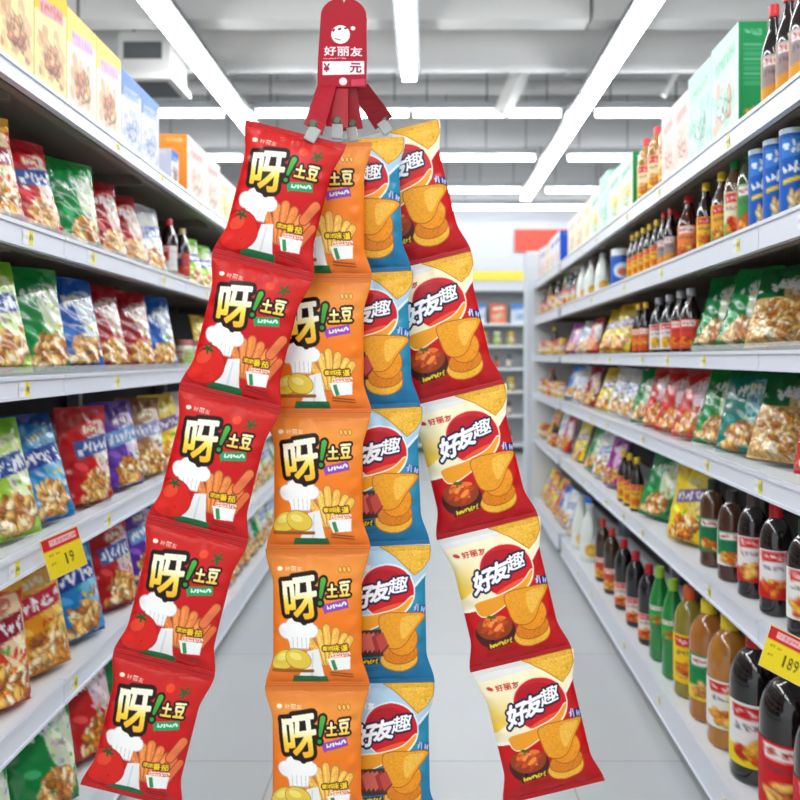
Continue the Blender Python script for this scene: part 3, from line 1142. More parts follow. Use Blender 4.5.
ceiling_item('ceiling_pipe', MB().tube((-7.9, 5.05, 3.95), (7.9, 5.05, 3.95), .02), M['dark'],
             'thin dark conduit crossing the ceiling in front of the grey panels', 'pipe', True, group='ceiling pipes')
for n_, (a, b, w) in enumerate([((.98, 7.1, 4.32), (.70, 7.35, 3.72), .12), ((-.85, 7.2, 4.25), (-.62, 7.2, 3.85), .05), ((-1.05, 7.25, 4.25), (-.9, 7.25, 3.85), .06),
                                ((2.4, 7.2, 4.3), (2.15, 7.2, 3.85), .05)]):
    ceiling_item('ceiling_brace', MB().prism(a, b, w, w), M['duct'],
                 ['wide white slanting brace beside the right lamp strip', 'inner thin slanting brace left of the hanging tag',
                  'outer slanting brace left of the hanging tag', 'thin slanting brace right of the right lamp strip'][n_], 'brace', group='ceiling braces')
for n_, x in enumerate((-3.1, -2.55, -2.0, .25, 1.05, 1.95)):
    ceiling_item('hanger_rod', MB().tube((x, 5.25, 3.86), (x, 5.25, 4.62), .012, 8), M['dark'],
                 'thin dark hanger rod in front of the ceiling panels, %s from the left' % ['first', 'second', 'third', 'fourth', 'fifth', 'sixth'][n_],
                 'rod', True, group='dark hanger rods under the ceiling')
# square ceiling air vent on the left
v = empty('air_conditioner', (at(158, 84, 6.2)[0], 6.1, 3.56))
tag(v, 'square white ceiling air conditioner with dark slot, left of the left lamp strip', 'air conditioner')
MB().box(-.19, .19, -.2, .2, .03, .34).build('body', M['duct'], v)
MB().box(-.215, .215, -.24, .24, -.02, .03).build('grille_frame', M['duct'], v)
MB().box(-.16, .16, -.17, .17, -.03, -.015).build('grille', M['dark'], v)
MB().tube((-.15, 0, .33), (-.15, 0, 1.06), .01, 6).tube((.15, 0, .33), (.15, 0, 1.06), .01, 6).build('hanger', M['dark'], v)
MB().box(-.15, .13, -.215, -.195, .14, .26).build('side_slot', M['dark'], v)


def lamp(name, x0, x1, y0, y1, z, label, group, housing=True):
    """ceiling lamp: luminous strip with a grey housing"""
    cx, cy = (x0 + x1) / 2, (y0 + y1) / 2
    r = empty(name, (cx, cy, z))
    tag(r, label, 'lamp', group)
    dx, dy = (x1 - x0) / 2, (y1 - y0) / 2
    m_ = MB()
    n = 10
    if dy > dx:   # along the aisle
        m_.box(-dx, dx, -dy, dy, 0, .04)
        MB().box(-dx - .03, dx + .03, -dy, dy, .04, .078).build('housing', M['dark'], r)
    else:
        m_.tube((-dx + .02, 0, .03), (dx - .02, 0, .03), .026, 14)
        MB().box(-dx, dx, -.055, .055, .066, .13).build('housing', M['mid'], r)
    m_.build('tube', M['tube'], r, dy <= dx)
    mm = MB()
    for t in (-.8, 0, .8):
        mm.tube((dx * t if dx > dy else 0, dy * t if dy >= dx else 0, .12), (dx * t if dx > dy else 0, dy * t if dy >= dx else 0, 4.62 - z), .006, 6)
    mm.build('cable', M['dark'], r)
    return r


ZL = 3.66


def xl(px, Y):
    return (px - 427) * Y / FP


lamp('strip_light', 1.36 - .06, 1.36 + .06, -3.0, 10.8, ZL - .04, 'long bright ceiling strip lamp over the right rack', 'long lamp strips')
lamp('strip_light', -1.64 - .066, -1.64 + .066, -3.0, 10.2, ZL - .04, 'long bright ceiling strip lamp over the left rack', 'long lamp strips')
lamp('strip_light', -.14 - .06, -.14 + .06, -3.0, .6, ZL - .04, 'added unseen ceiling strip lamp behind the camera, lighting the bag fronts', 'long lamp strips')  # extra lamp added out of view to brighten the hanging bags
lamp('strip_light', -.12 - .05, -.12 + .05, 2.2, 6.15, ZL - .04, 'bright ceiling strip lamp over the middle of the aisle', 'long lamp strips')
rows = [
    (7.2, [(60, 227, 'left end of nearest cross row'), (257, 412, 'nearest cross row, behind the red hanging tag'), (414, 564, 'nearest cross row, just left of the right strip'), (596, 760, 'nearest cross row, right of the right strip')]),
    (8.8, [(100, 245, 'second cross row, behind the left cartons'), (438, 538, 'second cross row, left of the right strip'), (569, 690, 'second cross row, right of the right strip')]),
    (10.5, [(440, 524, 'third cross row, left of the right strip'), (547, 650, 'third cross row, right of the right strip')]),
    (11.7, [(330, 448, 'farthest cross row, left half'), (450, 620, 'farthest cross row, right half')]),
]
for Y0, segs in rows:
    for a, b, d in segs:
        Y = Y0 * 1.025
        lamp('tube_light', xl(a, Y), xl(b, Y), Y - .05, Y + .05, ZL + .05, 'white ceiling tube lamp, ' + d, 'tube lamps in cross rows')

# signs on the back wall
tag(MB().box(*[at(515, 0, 12.9)[0], at(572, 0, 12.9)[0]], 12.94, 12.98, at(0, 251, 12.9)[2], at(0, 229, 12.9)[2]).build('wall_sign', flat('sign_red', (232, 84, 66), rough=.6, noise=.03)),
    'plain light red rectangular sign on the white back wall', 'sign')

# ------------------------------------------------------------------ gondola racks
# side, near lip distance from camera line, direction slope, shelf tops
RK = {
    'R': dict(x=.88, a=15 / 800, sg=1, z=[2.186, 1.864, 1.512, 1.175, .77, .19], lip=[.062, .07, .05, .06, .062, .12]),
    'L': dict(x=-.95, a=-17 / 800, sg=-1, z=[2.205, 1.825, 1.447, 1.015, .607, .19], lip=[.045, .055, .052, .055, .065, .12]),
}


def RW(side, d, s):
    k = RK[side]
    return (k['x'] + k['sg'] * d + s * k['a'], s)


def rack(side, s0, s1, label, endpanel=False, levels=None):
    k = RK[side]
    sg = k['sg']
    root = empty('shelf_rack', (0, 0, 0))
    tag(root, label, 'shelf rack', 'shelf racks')

    def f(d, s, z):
        x, y = RW(side, d, s)
        return (x, y, z)
    fn = lambda d, s, z: f(d, s, z)
    for i, (z, lp) in enumerate(zip(k['z'], k['lip'])):
        if i == 5:
            MB().box(.03, .50, s0, s1, .0, .06, fn).build('plinth', M['kick'], root)
        b = MB()
        b.box(.012, .50, s0, s1, z - .022, z, fn)
        if i < 5:
            b.box(.02, .05, s0, s1, z - lp, z - .022, fn)
            for q in range(int((s1 - s0) / 1.0) + 1):   # brackets
                ss_ = min(s0 + q * 1.0, s1 - .02)
                b.box(.05, .48, ss_, ss_ + .012, z - .06, z - .022, fn)
        b.build('shelf_board', M['shelf_under_shade'] if i < 3 else M['white_metal'], root)  # upper boards take the colour with underside shade in it
        rail = MB()
        q0 = s0
        while q0 < s1 - .05:   # rail sections about 1 m long
            q1 = min(q0 + 1.2, s1)
            rail.box(-.004, .012, q0 + .002, q1 - .002, z - lp, z + .006, fn)
            rail.box(-.009, -.003, q0 + .002, q1 - .002, z - .004, z + .006, fn)
            rail.box(-.009, -.003, q0 + .002, q1 - .002, z - lp, z - lp + .008, fn)
            q0 = q1
        ro = rail.build('price_rail', M['rail'], root)
        rn = random.Random(i * 7 + int(s0 * 10) + (3 if side == 'L' else 0))
        if i < 5 or side == 'R':
            s = s0 + rn.uniform(.1, .5)
            while s < min(s1, 5.8):
                w = .055
                c = Cv(12, 8, (238, 240, 240), 3)
                c.fill(c.U > .55, (240, 226, 70))
                c.squiggle(.6, .25, .95, .75, (60, 60, 60), 2, 0, rn, .03)
                c.squiggle(.06, .3, .5, .7, (150, 156, 170), 5, 0, rn, .012)
                img = c.out()
                lm = MB()
                cols = []
                zz0, zz1 = z - lp * .5 - .018, z - lp * .5 + .018
                for jj in range(8):
                    for ii in range(12):
                        t = ii / 11
                        if side == 'R':
                            t = 1 - t
                        x, y = RW(side, -.0055, s + w * t)
                        lm.v.append((x, y, zz1 + (zz0 - zz1) * jj / 7))
                        cols.append(img[jj, ii])
                for jj in range(7):
                    for ii in range(11):
                        q = jj * 12 + ii
                        lm.f.append((q, q + 12, q + 13, q + 1))
                lm.build('price_label', M['card'], ro, False, np.array(cols))
                s += rn.uniform(.35, .85)
    # clear front fences on some shelves
    for i in ((1, 2, 3) if side == 'L' else (2, 3)):
        z = k['z'][i]
        if s0 < 3:
            e = 3.6 if side == 'L' else 2.85
            MB().box(.014, .017, s0, e, z, z + .028, fn).build('clear_fence', M['clear'], root)
    MB().box(.50, .52, s0, s1, 0, k['z'][0] + .02, fn).build('back_panel', M['back'], root)
    up = MB()
    q0 = s0
    while q0 <= s1 + .01:
        MB().box(.45, .50, min(q0, s1 - .04), min(q0, s1 - .04) + .04, 0, k['z'][0] + .01, fn).build('upright', M['mid'], root)
        q0 += 1.2
    if endpanel:
        MB().box(-.02, .52, s1, s1 + .03, 0, k['z'][0] + .02, fn).build('end_panel', M['white_metal'], root)
    return root


rack('R', 1.0, 5.85, 'near grey metal shelf rack full of groceries along the right side of the aisle')
rack('R', 5.93, 7.45, 'far grey metal shelf rack at the end of the right side', True)
rack('L', 1.0, 6.6, 'grey metal shelf rack full of snacks along the left side of the aisle', True)
x_, y_ = RW('R', 0, 7.6)
tag(MB().box(x_ - .07, x_ + .14, 7.56, 7.74, 0, 2.50).build('display_column', M['wall'], None, bevel=.01),
    'pale square column standing at the far end of the right shelf rack', 'column')

# ------------------------------------------------------------------ products
ITEMS = []


def reg(o, desc, cat, side, lvl, s, row, plural):
    ITEMS.append((o, desc, cat, side, lvl, s, row, plural))


def put(side, lvl, kind, key, px=None, s=None, d=.03, turn=0, row=0, sc=1.0, dz=0, tilt=None):
    """stand one product on a shelf; px = where its middle falls"""
    k = RK[side]
    if kind == 'box':
        d = max(d, .016)
    if kind == 'jug' and key == 'big':
        d += .015
    rad = {'bag': .05, 'bot': .0, 'can': .031, 'tub': .05, 'jug': .05, 'jar': .042, 'box': .04}[kind]
    if kind == 'bot':
        rad = BOT[key][1]
    if kind == 'box':
        rad = BOX[key][1] / 2
    dd = d + rad
    if s is None:
        vp = 440 if side == 'R' else 408
        s = FP * (abs(k['x']) + dd) / abs(px - vp)
    x, y = RW(side, dd, s)
    z = k['z'][lvl] + .001 + dz
    base = -90 if side == 'R' else 90
    rz = radians(base + (turn if side == 'R' else -turn)) - k['a']
    loc = (x, y, z)
    if kind == 'bag':
        o = link('snack_bag', snack_mesh(key, random.randint(0, 1)))
        o.location = loc
        tl = (13 if side == 'R' else 8) + random.uniform(-4, 4) if tilt is None else tilt
        o.rotation_euler = (radians(-tl), radians(random.uniform(-2.5, 2.5)), rz)
        o.location.z += .004 + .035 * sin(radians(tl))
        o.scale = (sc * random.uniform(.96, 1.04), sc, sc)
        reg(o, key + ' snack bag', 'snack bag', side, lvl, s, row, 'snack bags')
    elif kind == 'bot':
        o = bottle(key, loc, rz)
        o.scale = (sc, sc, sc)
        reg(o, key, 'bottle', side, lvl, s, row, 'bottles')
    elif kind == 'can':
        o = can(loc, rz)
        reg(o, 'tall blue canister', 'canister', side, lvl, s, row, 'canisters')
    elif kind == 'tub':
        o = tub(loc, rz)
        reg(o, 'blue tub with white lid', 'tub', side, lvl, s, row, 'tubs')
    elif kind == 'jug':
        o = jug(loc, rz, key == 'big')
        reg(o, 'large white jug' if key == 'big' else 'white jug with orange spot', 'jug', side, lvl, s, row, 'jugs')
    elif kind == 'jar':
        if key == 'pale':
            o = jar(loc, rz, (206, 210, 196), (190, 120, 110))
            reg(o, 'pale jar with pink lid', 'jar', side, lvl, s, row, 'jars')
        elif key == 'amber':
            o = jar(loc, rz, (206, 150, 60), (226, 190, 60))
            reg(o, 'amber jar with yellow lid', 'jar', side, lvl, s, row, 'jars')
        else:
            o = jar(loc, rz)
            reg(o, 'brown jar with red lid', 'jar', side, lvl, s, row, 'jars')
    else:
        o = carton(key, loc, rz)
        o.scale = (sc, sc, sc)
        reg(o, key, 'carton', side, lvl, s, row, 'cartons')
    return s


# ---- left rack
def cartons_run(side, lvl, start_s, keys, d=.02, gap=.004):
    s = start_s
    for key in keys:
        l = BOX[key][0]
        put(side, lvl, 'box', key, s=s + l / 2, d=d)
        s += l + gap
    return s


e = cartons_run('L', 0, 1.67, ['yellow and white carton', 'yellow and white carton', 'yellow and white carton', 'cream carton', 'cream carton', 'blue and white carton', 'blue and white carton'], .01)
put('L', 0, 'box', 'small blue carton', px=163, d=.02)
e = cartons_run('L', 0, 3.50, ['orange-ended carton', 'orange-ended carton', 'pale yellow carton', 'pale yellow carton', 'yellow carton', 'pale yellow carton', 'cream food carton', 'yellow carton', 'cream food carton', 'blue and white carton', 'pale yellow carton'], .01)


def bags(side, lvl, seq, turn=24, d=.03, sc=1.0):
    for key, px in seq:
        t = turn + random.uniform(-4, 4)
        put(side, lvl, 'bag', key, px=px, turn=t, d=d, sc=sc)


bags('L', 1, [('rust-red', -8), ('red', 38), ('green', 77), ('crimson', 108), ('crimson', 131), ('white', 151)], 24, .03, .98)
put('L', 1, 'bot', 'cola bottle with red cap', px=169, d=.03)
put('L', 1, 'bot', 'cola bottle with beige cap', px=182, d=.03)
bags('L', 1, [('lime', 194), ('lime', 207), ('white', 219), ('green', 229)], 20, .03, .85)
bags('L', 2, [('lime', -2), ('green', 42), ('blue', 80), ('crimson', 109), ('crimson', 137), ('blue', 161)], 24, .025, 1.04)
put('L', 2, 'jar', 'pale', px=184)
put('L', 2, 'jar', 'pale', px=195)
put('L', 2, 'jar', 'brown', px=189, d=.13, row=1)
bags('L', 2, [('yellow', 208), ('green', 220), ('red', 231)], 20, .03, .9)
bags('L', 3, [('lime', 10), ('sky-blue', 47), ('red', 88), ('purple', 123), ('brown', 146), ('yellow', 169), ('white', 188), ('yellow', 202), ('orange', 213)], 24, .03, 1.10)
put('L', 3, 'bag', 'crimson', px=66, d=.17, turn=15, row=1)
put('L', 3, 'bag', 'blue', px=110, d=.17, turn=15, row=1)
bags('L', 4, [('rust-red', -8), ('orange', 38), ('sky-blue', 78), ('red', 116), ('purple', 145), ('green', 168), ('crimson', 188), ('yellow', 203)], 26, .03, 1.12)
put('L', 4, 'bag', 'crimson', px=100, d=.2, turn=15, row=1)
bags('L', 5, [('green', -22), ('green', 46), ('scarlet', 92), ('green', 128), ('brown', 152), ('yellow', 172), ('purple', 190), ('green', 205)], 28, .03, 1.12)

LC = ['green', 'blue', 'yellow', 'white', 'crimson', 'purple', 'lime', 'brown', 'orange', 'white']
for lvl, s0 in ((1, 4.75), (2, 4.95), (3, 4.45), (4, 4.3), (5, 4.3)):
    s = s0
    i = lvl
    while s < 6.45:
        if lvl in (1, 2) and s > 5.2:
            break
        put('L', lvl, 'bag', LC[i % len(LC)], s=s, turn=18, d=.03, sc=1.0)
        i += 3 if lvl % 2 else 7
        s += .23

# ---- right rack
RB = 'R'
for px in (803, 789, 774):
    put(RB, 0, 'bot', 'dark sauce bottle with red cap', px=px, d=.015)
cartons_run(RB, 0, 2.40, ['mint carton with dark green end', 'pale mint carton', 'pale pink carton', 'pale pink carton'], .01)
for px in (669, 658, 647):
    put(RB, 0, 'bot', 'amber bottle with red cap', px=px, d=.015)
e = cartons_run(RB, 0, 3.72, ['white carton with green end', 'white carton with green end', 'pale mint carton', 'white carton with green end', 'white carton with yellow end', 'cream food carton', 'cream food carton'], .01)
e = cartons_run(RB, 0, 5.98, ['white carton with blue end', 'white carton with blue end', 'cream food carton', 'white carton with blue end', 'pale pink carton'], .01)

for px in (792, 775, 760):
    put(RB, 1, 'can', '', px=px, d=.02)
put(RB, 1, 'bot', 'olive bottle with dark green cap', px=749, d=.03, sc=.93)
put(RB, 1, 'bot', 'juice bottle with green cap', px=735, d=.02, sc=.92)
put(RB, 1, 'bot', 'brown bottle with green and orange label', px=722, d=.02, sc=.95)
put(RB, 1, 'bot', 'dark sauce bottle with yellow cap', px=706, d=.02, sc=.96)
put(RB, 1, 'bot', 'squat brown bottle with red cap', px=689, d=.02, sc=.98)
put(RB, 1, 'bot', 'squat brown bottle with red cap', px=679, d=.09, row=1)
for px in (671, 664):
    put(RB, 1, 'bot', 'dark sauce bottle with red cap', px=px, d=.02, sc=.82)
for px in (657, 650, 644, 638, 633):
    put(RB, 1, 'bot', 'dark sauce bottle with yellow cap', px=px, d=.02, sc=.88)
put(RB, 1, 'tub', '', px=621, d=.02)
put(RB, 1, 'jug', 'small', px=603, d=.02)
put(RB, 1, 'jug', 'small', px=592, d=.02)
put(RB, 1, 'jug', 'small', px=584, d=.02)
for px, kk in ((577, 'dark sauce bottle with white label'), (571.5, 'dark sauce bottle with white label'), (566.5, 'juice bottle with green cap')):
    put(RB, 1, 'bot', kk, px=px, d=.02, sc=.85)

put(RB, 2, 'bag', 'brown', px=832, turn=40, sc=1.0, tilt=22, d=.055)
put(RB, 2, 'bag', 'nut-filled green-topped', px=773, turn=38, sc=.96, tilt=24, d=.055)
put(RB, 2, 'bag', 'green', px=736, turn=24, sc=.98, tilt=17)
put(RB, 2, 'bag', 'green', px=711, turn=24, sc=.98, tilt=17)
for px in (691, 681):
    put(RB, 2, 'bot', 'dark sauce bottle with red label', px=px, d=.02, sc=.98)
for px in (670, 659):
    put(RB, 2, 'bot', 'dark sauce bottle with white label', px=px, d=.02, sc=.93)
for px in (646, 639):
    put(RB, 2, 'bot', 'dark sauce bottle with orange label', px=px, d=.02, sc=.96)
bags(RB, 2, [('yellow', 620), ('yellow', 607)], 20, .02, .92)
bags(RB, 2, [('scarlet', 591), ('white', 581), ('violet', 570)], 16, .02, .80)

put(RB, 3, 'bag', 'scarlet', px=826, turn=30, sc=1.0, d=.075, tilt=10)
put(RB, 3, 'bag', 'nut-filled green-topped', px=775, turn=38, sc=1.0, tilt=22, d=.055)
bags(RB, 3, [('teal', 738), ('green', 711)], 26, .03, 1.0)
bags(RB, 3, [('scarlet', 686), ('scarlet', 669), ('scarlet', 655)], 18, .02, .98)
bags(RB, 3, [('green', 640), ('white', 626), ('white', 616), ('yellow', 602), ('crimson', 589), ('white', 579), ('blue', 570)], 16, .02, .90)

for px, kk in ((806, 'dark bottle with white label and fruit picture'), (776, 'dark bottle with red cap and split label'), (753, 'dark bottle with red and white label'),
               (732, 'brown oil bottle with green and white label'), (713, 'brown oil bottle with green label')):
    put(RB, 4, 'bot', kk, px=px, d=.03, sc=.94)
bags(RB, 4, [('yellow', 684), ('green', 652)], 20, .02, 1.05)
for px in (637, 630, 624):
    put(RB, 4, 'bot', 'dark sauce bottle with yellow cap', px=px, d=.02)
bags(RB, 4, [('violet', 611), ('white', 600), ('green', 590)], 14, .02, .98)
bags(RB, 4, [('yellow', 577)], 14, .02, .98)

for px, kk in ((830, 'large dark bottle with red cap and red label'), (791, 'large dark bottle with red cap and red label'), (757, 'large dark bottle with red cap and yellow label'), (730, 'amber oil bottle with yellow cap and white label'),
               (709, 'amber oil bottle with yellow cap and green label'), (690, 'olive oil bottle with orange cap')):
    put(RB, 5, 'bot', kk, px=px, d=.03)
for px in (673, 660):
    put(RB, 5, 'bot', 'bright green bottle with lime cap', px=px, d=.03)
for px in (649, 636, 624):
    put(RB, 5, 'bot', 'black bottle with red cap and orange label', px=px, d=.03)
for px in (612, 603):
    put(RB, 5, 'bot', 'brown bottle with red cap and mixed label', px=px, d=.03)
put(RB, 5, 'jug', 'big', px=590, d=.02)
put(RB, 5, 'jug', 'big', px=581, d=.02)
bags(RB, 5, [('blue', 573)], 10, .02, 1.1)

far = [
    (1, ['jarpale', 'botdark sauce bottle with white label', 'jaramber', 'botjuice bottle with green cap', 'jarbrown', 'botdark sauce bottle with orange label', 'jarpale']),
    (2, ['jaramber', 'jarbrown', 'botdark sauce bottle with yellow cap', 'jarpale', 'jaramber', 'jarbrown', 'jarpale']),
    (3, ['jarpale', 'jaramber', 'jarpale', 'botsquat brown bottle with red cap', 'jaramber', 'jarbrown', 'jarpale']),
    (4, ['bagscarlet', 'bagwhite', 'botdark sauce bottle with orange label', 'jaramber', 'bagorange', 'jarbrown', 'jaramber']),
    (5, ['bagwhite', 'bagblue', 'bagscarlet', 'bagyellow', 'bagorange', 'bagcrimson', 'bagyellow']),
]
for lvl, seq in far:
    for i, q in enumerate(seq):
        put('R', lvl, q[:3], q[3:], s=6.1 + i * .2, d=.02, turn=8, sc=.9 if q[:3] == 'bot' else 1.0)

ORD = ['', 'first', 'second', 'third', 'fourth', 'fifth', 'sixth', 'seventh', 'eighth', 'ninth', 'tenth', 'eleventh', 'twelfth', 'thirteenth', 'fourteenth', 'fifteenth']
LV = ['top', 'second', 'third', 'fourth', 'fifth', 'bottom']
by = {}
for it in ITEMS:
    by.setdefault((it[3], it[4], it[1], it[6]), []).append(it)
for (side, lvl, desc, row), its in by.items():
    its.sort(key=lambda q: q[5])
    sd = 'left' if side == 'L' else 'right'
    where = '%s rack, %s shelf' % (sd, LV[lvl]) if lvl not in (0, 5) else '%s rack, %s shelf' % (sd, LV[lvl])
    for i, it in enumerate(its):
        o = it[0]
        if row:
            lab = '%s in the back row on the %s' % (desc, where.replace(', ', "'s "))
            if len(its) > 1:
                lab = desc + ', %s in back row, ' % ORD[i + 1] + where
        elif len(its) == 1:
            lab = '%s, the only one on the %s' % (desc, where.replace(', ', "'s "))
        else:
            nth = ORD[i + 1] + ' from camera'
            if i == 0:
                nth = 'nearest one'
            lab = '%s, %s, %s' % (desc, nth, where)
        w = lab.split()
        if len(w) > 16:
            lab = ' '.join(lab.replace('the only one on the ', 'on ').split()[:16])
        tag(o, lab, it[2], '%s on the %s rack %s shelf' % (it[7], sd, LV[lvl]))


# ------------------------------------------------------------------ hanging price signs on the rails
def price_sign(px, py, Y, side, tilt, digits, label):
    c = Cv(40, 44, (248, 222, 40), 3)
    c.fill(c.V < .30, (214, 44, 44))
    c.fill(c.poly([(.2, .07), (.92, .07), (.92, .23), (.2, .23)]), (246, 190, 190))
    c.squiggle(.22, .09, .9, .21, (224, 90, 90), 6, 0, random.Random(4), .012)
    for i, ch in enumerate(digits):
        c.fill(c.text(ch, (.51 if ch == '1' else .48) + i * .14, .50, (.55 if ch == '1' else .58) + i * .14, .78, bold=.8), (70, 60, 20))
    c.squiggle(.12, .40, .4, .46, (150, 130, 20), 4, 0, random.Random(2), .01)
    c.squiggle(.12, .62, .26, .68, (150, 130, 20), 2, 0, random.Random(2), .01)
    img = c.out()
    x, y, z = at(px, py, Y)
    w, h, t = .095, .105, .002
    nv, nu = img.shape[:2]
    mb = MB()
    cols = []
    for j in range(nv):
        for i in range(nu):
            mb.v.append(((i / (nu - 1) - .5) * w, -t / 2, (.5 - j / (nv - 1)) * h))
            cols.append(img[j, i])
    for j in range(nv - 1):
        for i in range(nu - 1):
            k = j * nu + i
            mb.f.append((k, k + nu, k + nu + 1, k + 1))
    n0 = len(mb.v)
    mb.box(-w / 2 - .002, w / 2 + .002, -t / 2 + .0005, t / 2 + .001, -h / 2 - .002, h / 2 + .002)
    cols += [rgb((244, 214, 150))] * (len(mb.v) - n0)
    o = mb.build('price_sign', M['card'], None, False, np.array(cols))
    o.location = (x, y, z)
    o.rotation_euler = (0, radians(tilt), radians(48 if side == 'L' else -42))
    return tag(o, label, 'price sign', 'red and yellow price signs on the shelf rails')


xx = RW('L', -.02, 2.19)
price_sign(64, 553, 2.06, 'L', -15, '19', 'small red and yellow price sign clipped to the left rack rail')
price_sign(785, 655, 1.90, 'R', 16, '189', 'small red and yellow price sign clipped to the right rack rail')

# ------------------------------------------------------------------ wall shelf unit in the background
wz = [at(0, y, 12.4)[2] for y in (291, 323, 345, 368, 391, 415)]
wu = empty('wall_shelf', (0, 12.4, 0))
tag(wu, 'white open shelf unit with a yellow band against the back wall', 'shelf unit', 'shelf racks')
X0, X1 = -1.9, 1.62
MB().box(X0, X1, .35, .40, 0, wz[0] + .35).build('back_panel', flat('unit_back', (170, 174, 176), rough=.6), wu)
MB().box(X0, X1, -.05, .36, wz[0], wz[0] + .28).build('header', M['wall'], wu)
MB().box(X0 + .1, X1 - .05, -.07, -.05, wz[0] + .16, wz[0] + .30).build('yellow_band', flat('band_yellow', (250, 222, 70), rough=.5), wu)
for z in wz[1:] + [.15]:
    MB().box(X0, X1, 0, .36, z - .04, z).build('shelf_board', M['white_metal'], wu)
for x in (X0, -.75, .42, X1 - .05):
    MB().box(x, x + .05, .0, .36, 0, wz[0]).build('upright', M['white_metal'], wu)
q = 0
for r_, z in enumerate(wz[1:] + [.15]):
    n = 0
    x = -1.0
    while x < 1.45:
        if r_ == 0:
            key = ['orange-red carton', 'blue and white carton of milk powder'][n % 2]
            o = carton(key, (x + .1, 12.52, z + .001), 0)
            o.scale = (1.5, 1.2, 1.5)
            nm, ct, step = key, 'carton', .34
            x0_ = x + .1
        elif r_ in (1, 3):
            o = jar((x + .03, 12.5, z + .001), 0, (206, 150, 60), (226, 190, 60)) if n % 2 else jar((x + .03, 12.5, z + .001), 0, (120, 190, 70), (226, 226, 210))
            o.scale = (1.5, 1.5, 1.6)
            nm, ct, step = ('amber jar' if n % 2 else 'green jar'), 'jar', .21
        else:
            kk = ['dark sauce bottle with white label', 'juice bottle with green cap', 'dark sauce bottle with orange label'][n % 3]
            o = bottle(kk, (x + .03, 12.5, z + .001), 0)
            o.scale = (.95, .95, .95)
            nm, ct, step = kk, 'bottle', .19
        tag(o, '%s on back wall unit, %s row, %s from left' % (nm, ['top', 'second', 'third', 'fourth', 'fifth', 'bottom'][r_], ORD[n + 1]), ct, ct + 's on the back wall shelf unit')
        n += 1
        x += step
        if n > 13:
            break

# ------------------------------------------------------------------ hanging snack strips
YS = {'red': 1.50, 'orange': 1.57, 'blue': 1.64, 'pack': 1.71}
imgs = {
    'red': design_potato(168, 222, True),
    'orange': design_potato(168, 222, False),
    'blue': design_chips(168, 222, False),
    'pack': design_chips(168, 222, True),
}
backs = {'red': (.6, .1, .1), 'orange': (.8, .45, .15), 'blue': (.15, .45, .6), 'pack': (.6, .1, .1)}
name_of = {
    'red': 'red snack bag with white lettering',
    'orange': 'orange snack bag with potatoes',
    'blue': 'blue chip bag with red oval',
    'pack': 'cream and red chip bag',
}
strip_of = {'red': 'leftmost hanging strip', 'orange': 'second hanging strip', 'blue': 'third hanging strip', 'pack': 'rightmost hanging strip'}
order = ['topmost', 'second from top', 'middle', 'second from bottom', 'lowest']
th = radians(14)
lay = {
    'red': [((296 - 33 * k, 132 + 133 * k), (296 - 33 * (k + 1), 132 + 133 * (k + 1)), 137, 104, 14) for k in range(5)],
    'pack': [((388 + 33.4 * k, 131 + 132.3 * k), (388 + 33.4 * (k + 1), 131 + 132.3 * (k + 1)), 136.5, 103, -13.5) for k in range(5)],
    'orange': [], 'blue': [],
}
oc = [(320, 142), (320, 278), (319, 413), (318, 549), (317, 686), (317, 822)]
bc = [(352, 139), (361, 273), (370, 409), (380, 546), (383, 683), (387, 820)]
for k in range(5):
    lay['orange'].append((oc[k], oc[k + 1], 136, 104, 0))
    lay['blue'].append((bc[k], bc[k + 1], 136.5, 104, -2.5 if k < 3 else -1))
for key in ('red', 'orange', 'blue', 'pack'):
    Y = YS[key]
    w, h = 104 * Y / FP, 137 * Y / FP
    me = bag_mesh('hanging_snack_bag', imgs[key], w, h, .044, False, hash_(key), M['foil_matte'], backs[key], .15)
    for k, (a, b, ph_, pw, ang) in enumerate(lay[key]):
        o = link('hanging_snack_bag', me)
        cx, cy = (a[0] + b[0]) / 2, (a[1] + b[1]) / 2
        o.location = at(cx, cy, Y)
        o.rotation_euler = (0, radians(ang), 0)
        o.scale = (1, 1, .9995 * math.hypot(b[0] - a[0], b[1] - a[1]) / 137)
        tag(o, '%s, %s in the %s' % (name_of[key], order[k], strip_of[key]), 'snack bag', 'snack bags in the %s' % strip_of[key])

# red header tag with straps and clips
YT = 1.60
cx, cy, cz = at(343, 40, YT)
hd = empty('hanging_tag', (cx, YT, cz))
tag(hd, 'red rounded price tag with straps and clips holding the hanging snack strips', 'hanging tag')
kx = YT / FP
W2, top, bot = 24.5 * kx, 42 * kx, -47 * kx
out = []
for a in np.linspace(0, pi, 25):
    out.append((W2 * .93 * cos(a), top - 18 * kx + 18 * kx * sin(a)))
out = out + [(-W2, -20 * kx), (-W2, bot), (W2, bot), (W2, -20 * kx)]
# v-notch punched at the top
mid = 12
out[mid] = (0, top - 5 * kx)
out[mid - 1] = (3 * kx, top + .2 * kx)
out[mid + 1] = (-3 * kx, top + .2 * kx)
mb = MB()
n = len(out)
t = .0015
for y in (-t, t):
    for p in out:
        mb.v.append((p[0], y, p[1]))
mb.f.append(tuple(range(n)))
mb.f.append(tuple(range(n, 2 * n))[::-1])
for i in range(n):
    j = (i + 1) % n
    mb.f.append((i, i + n, j + n, j))
cols = [rgb((166, 8, 34))] * len(mb.v)
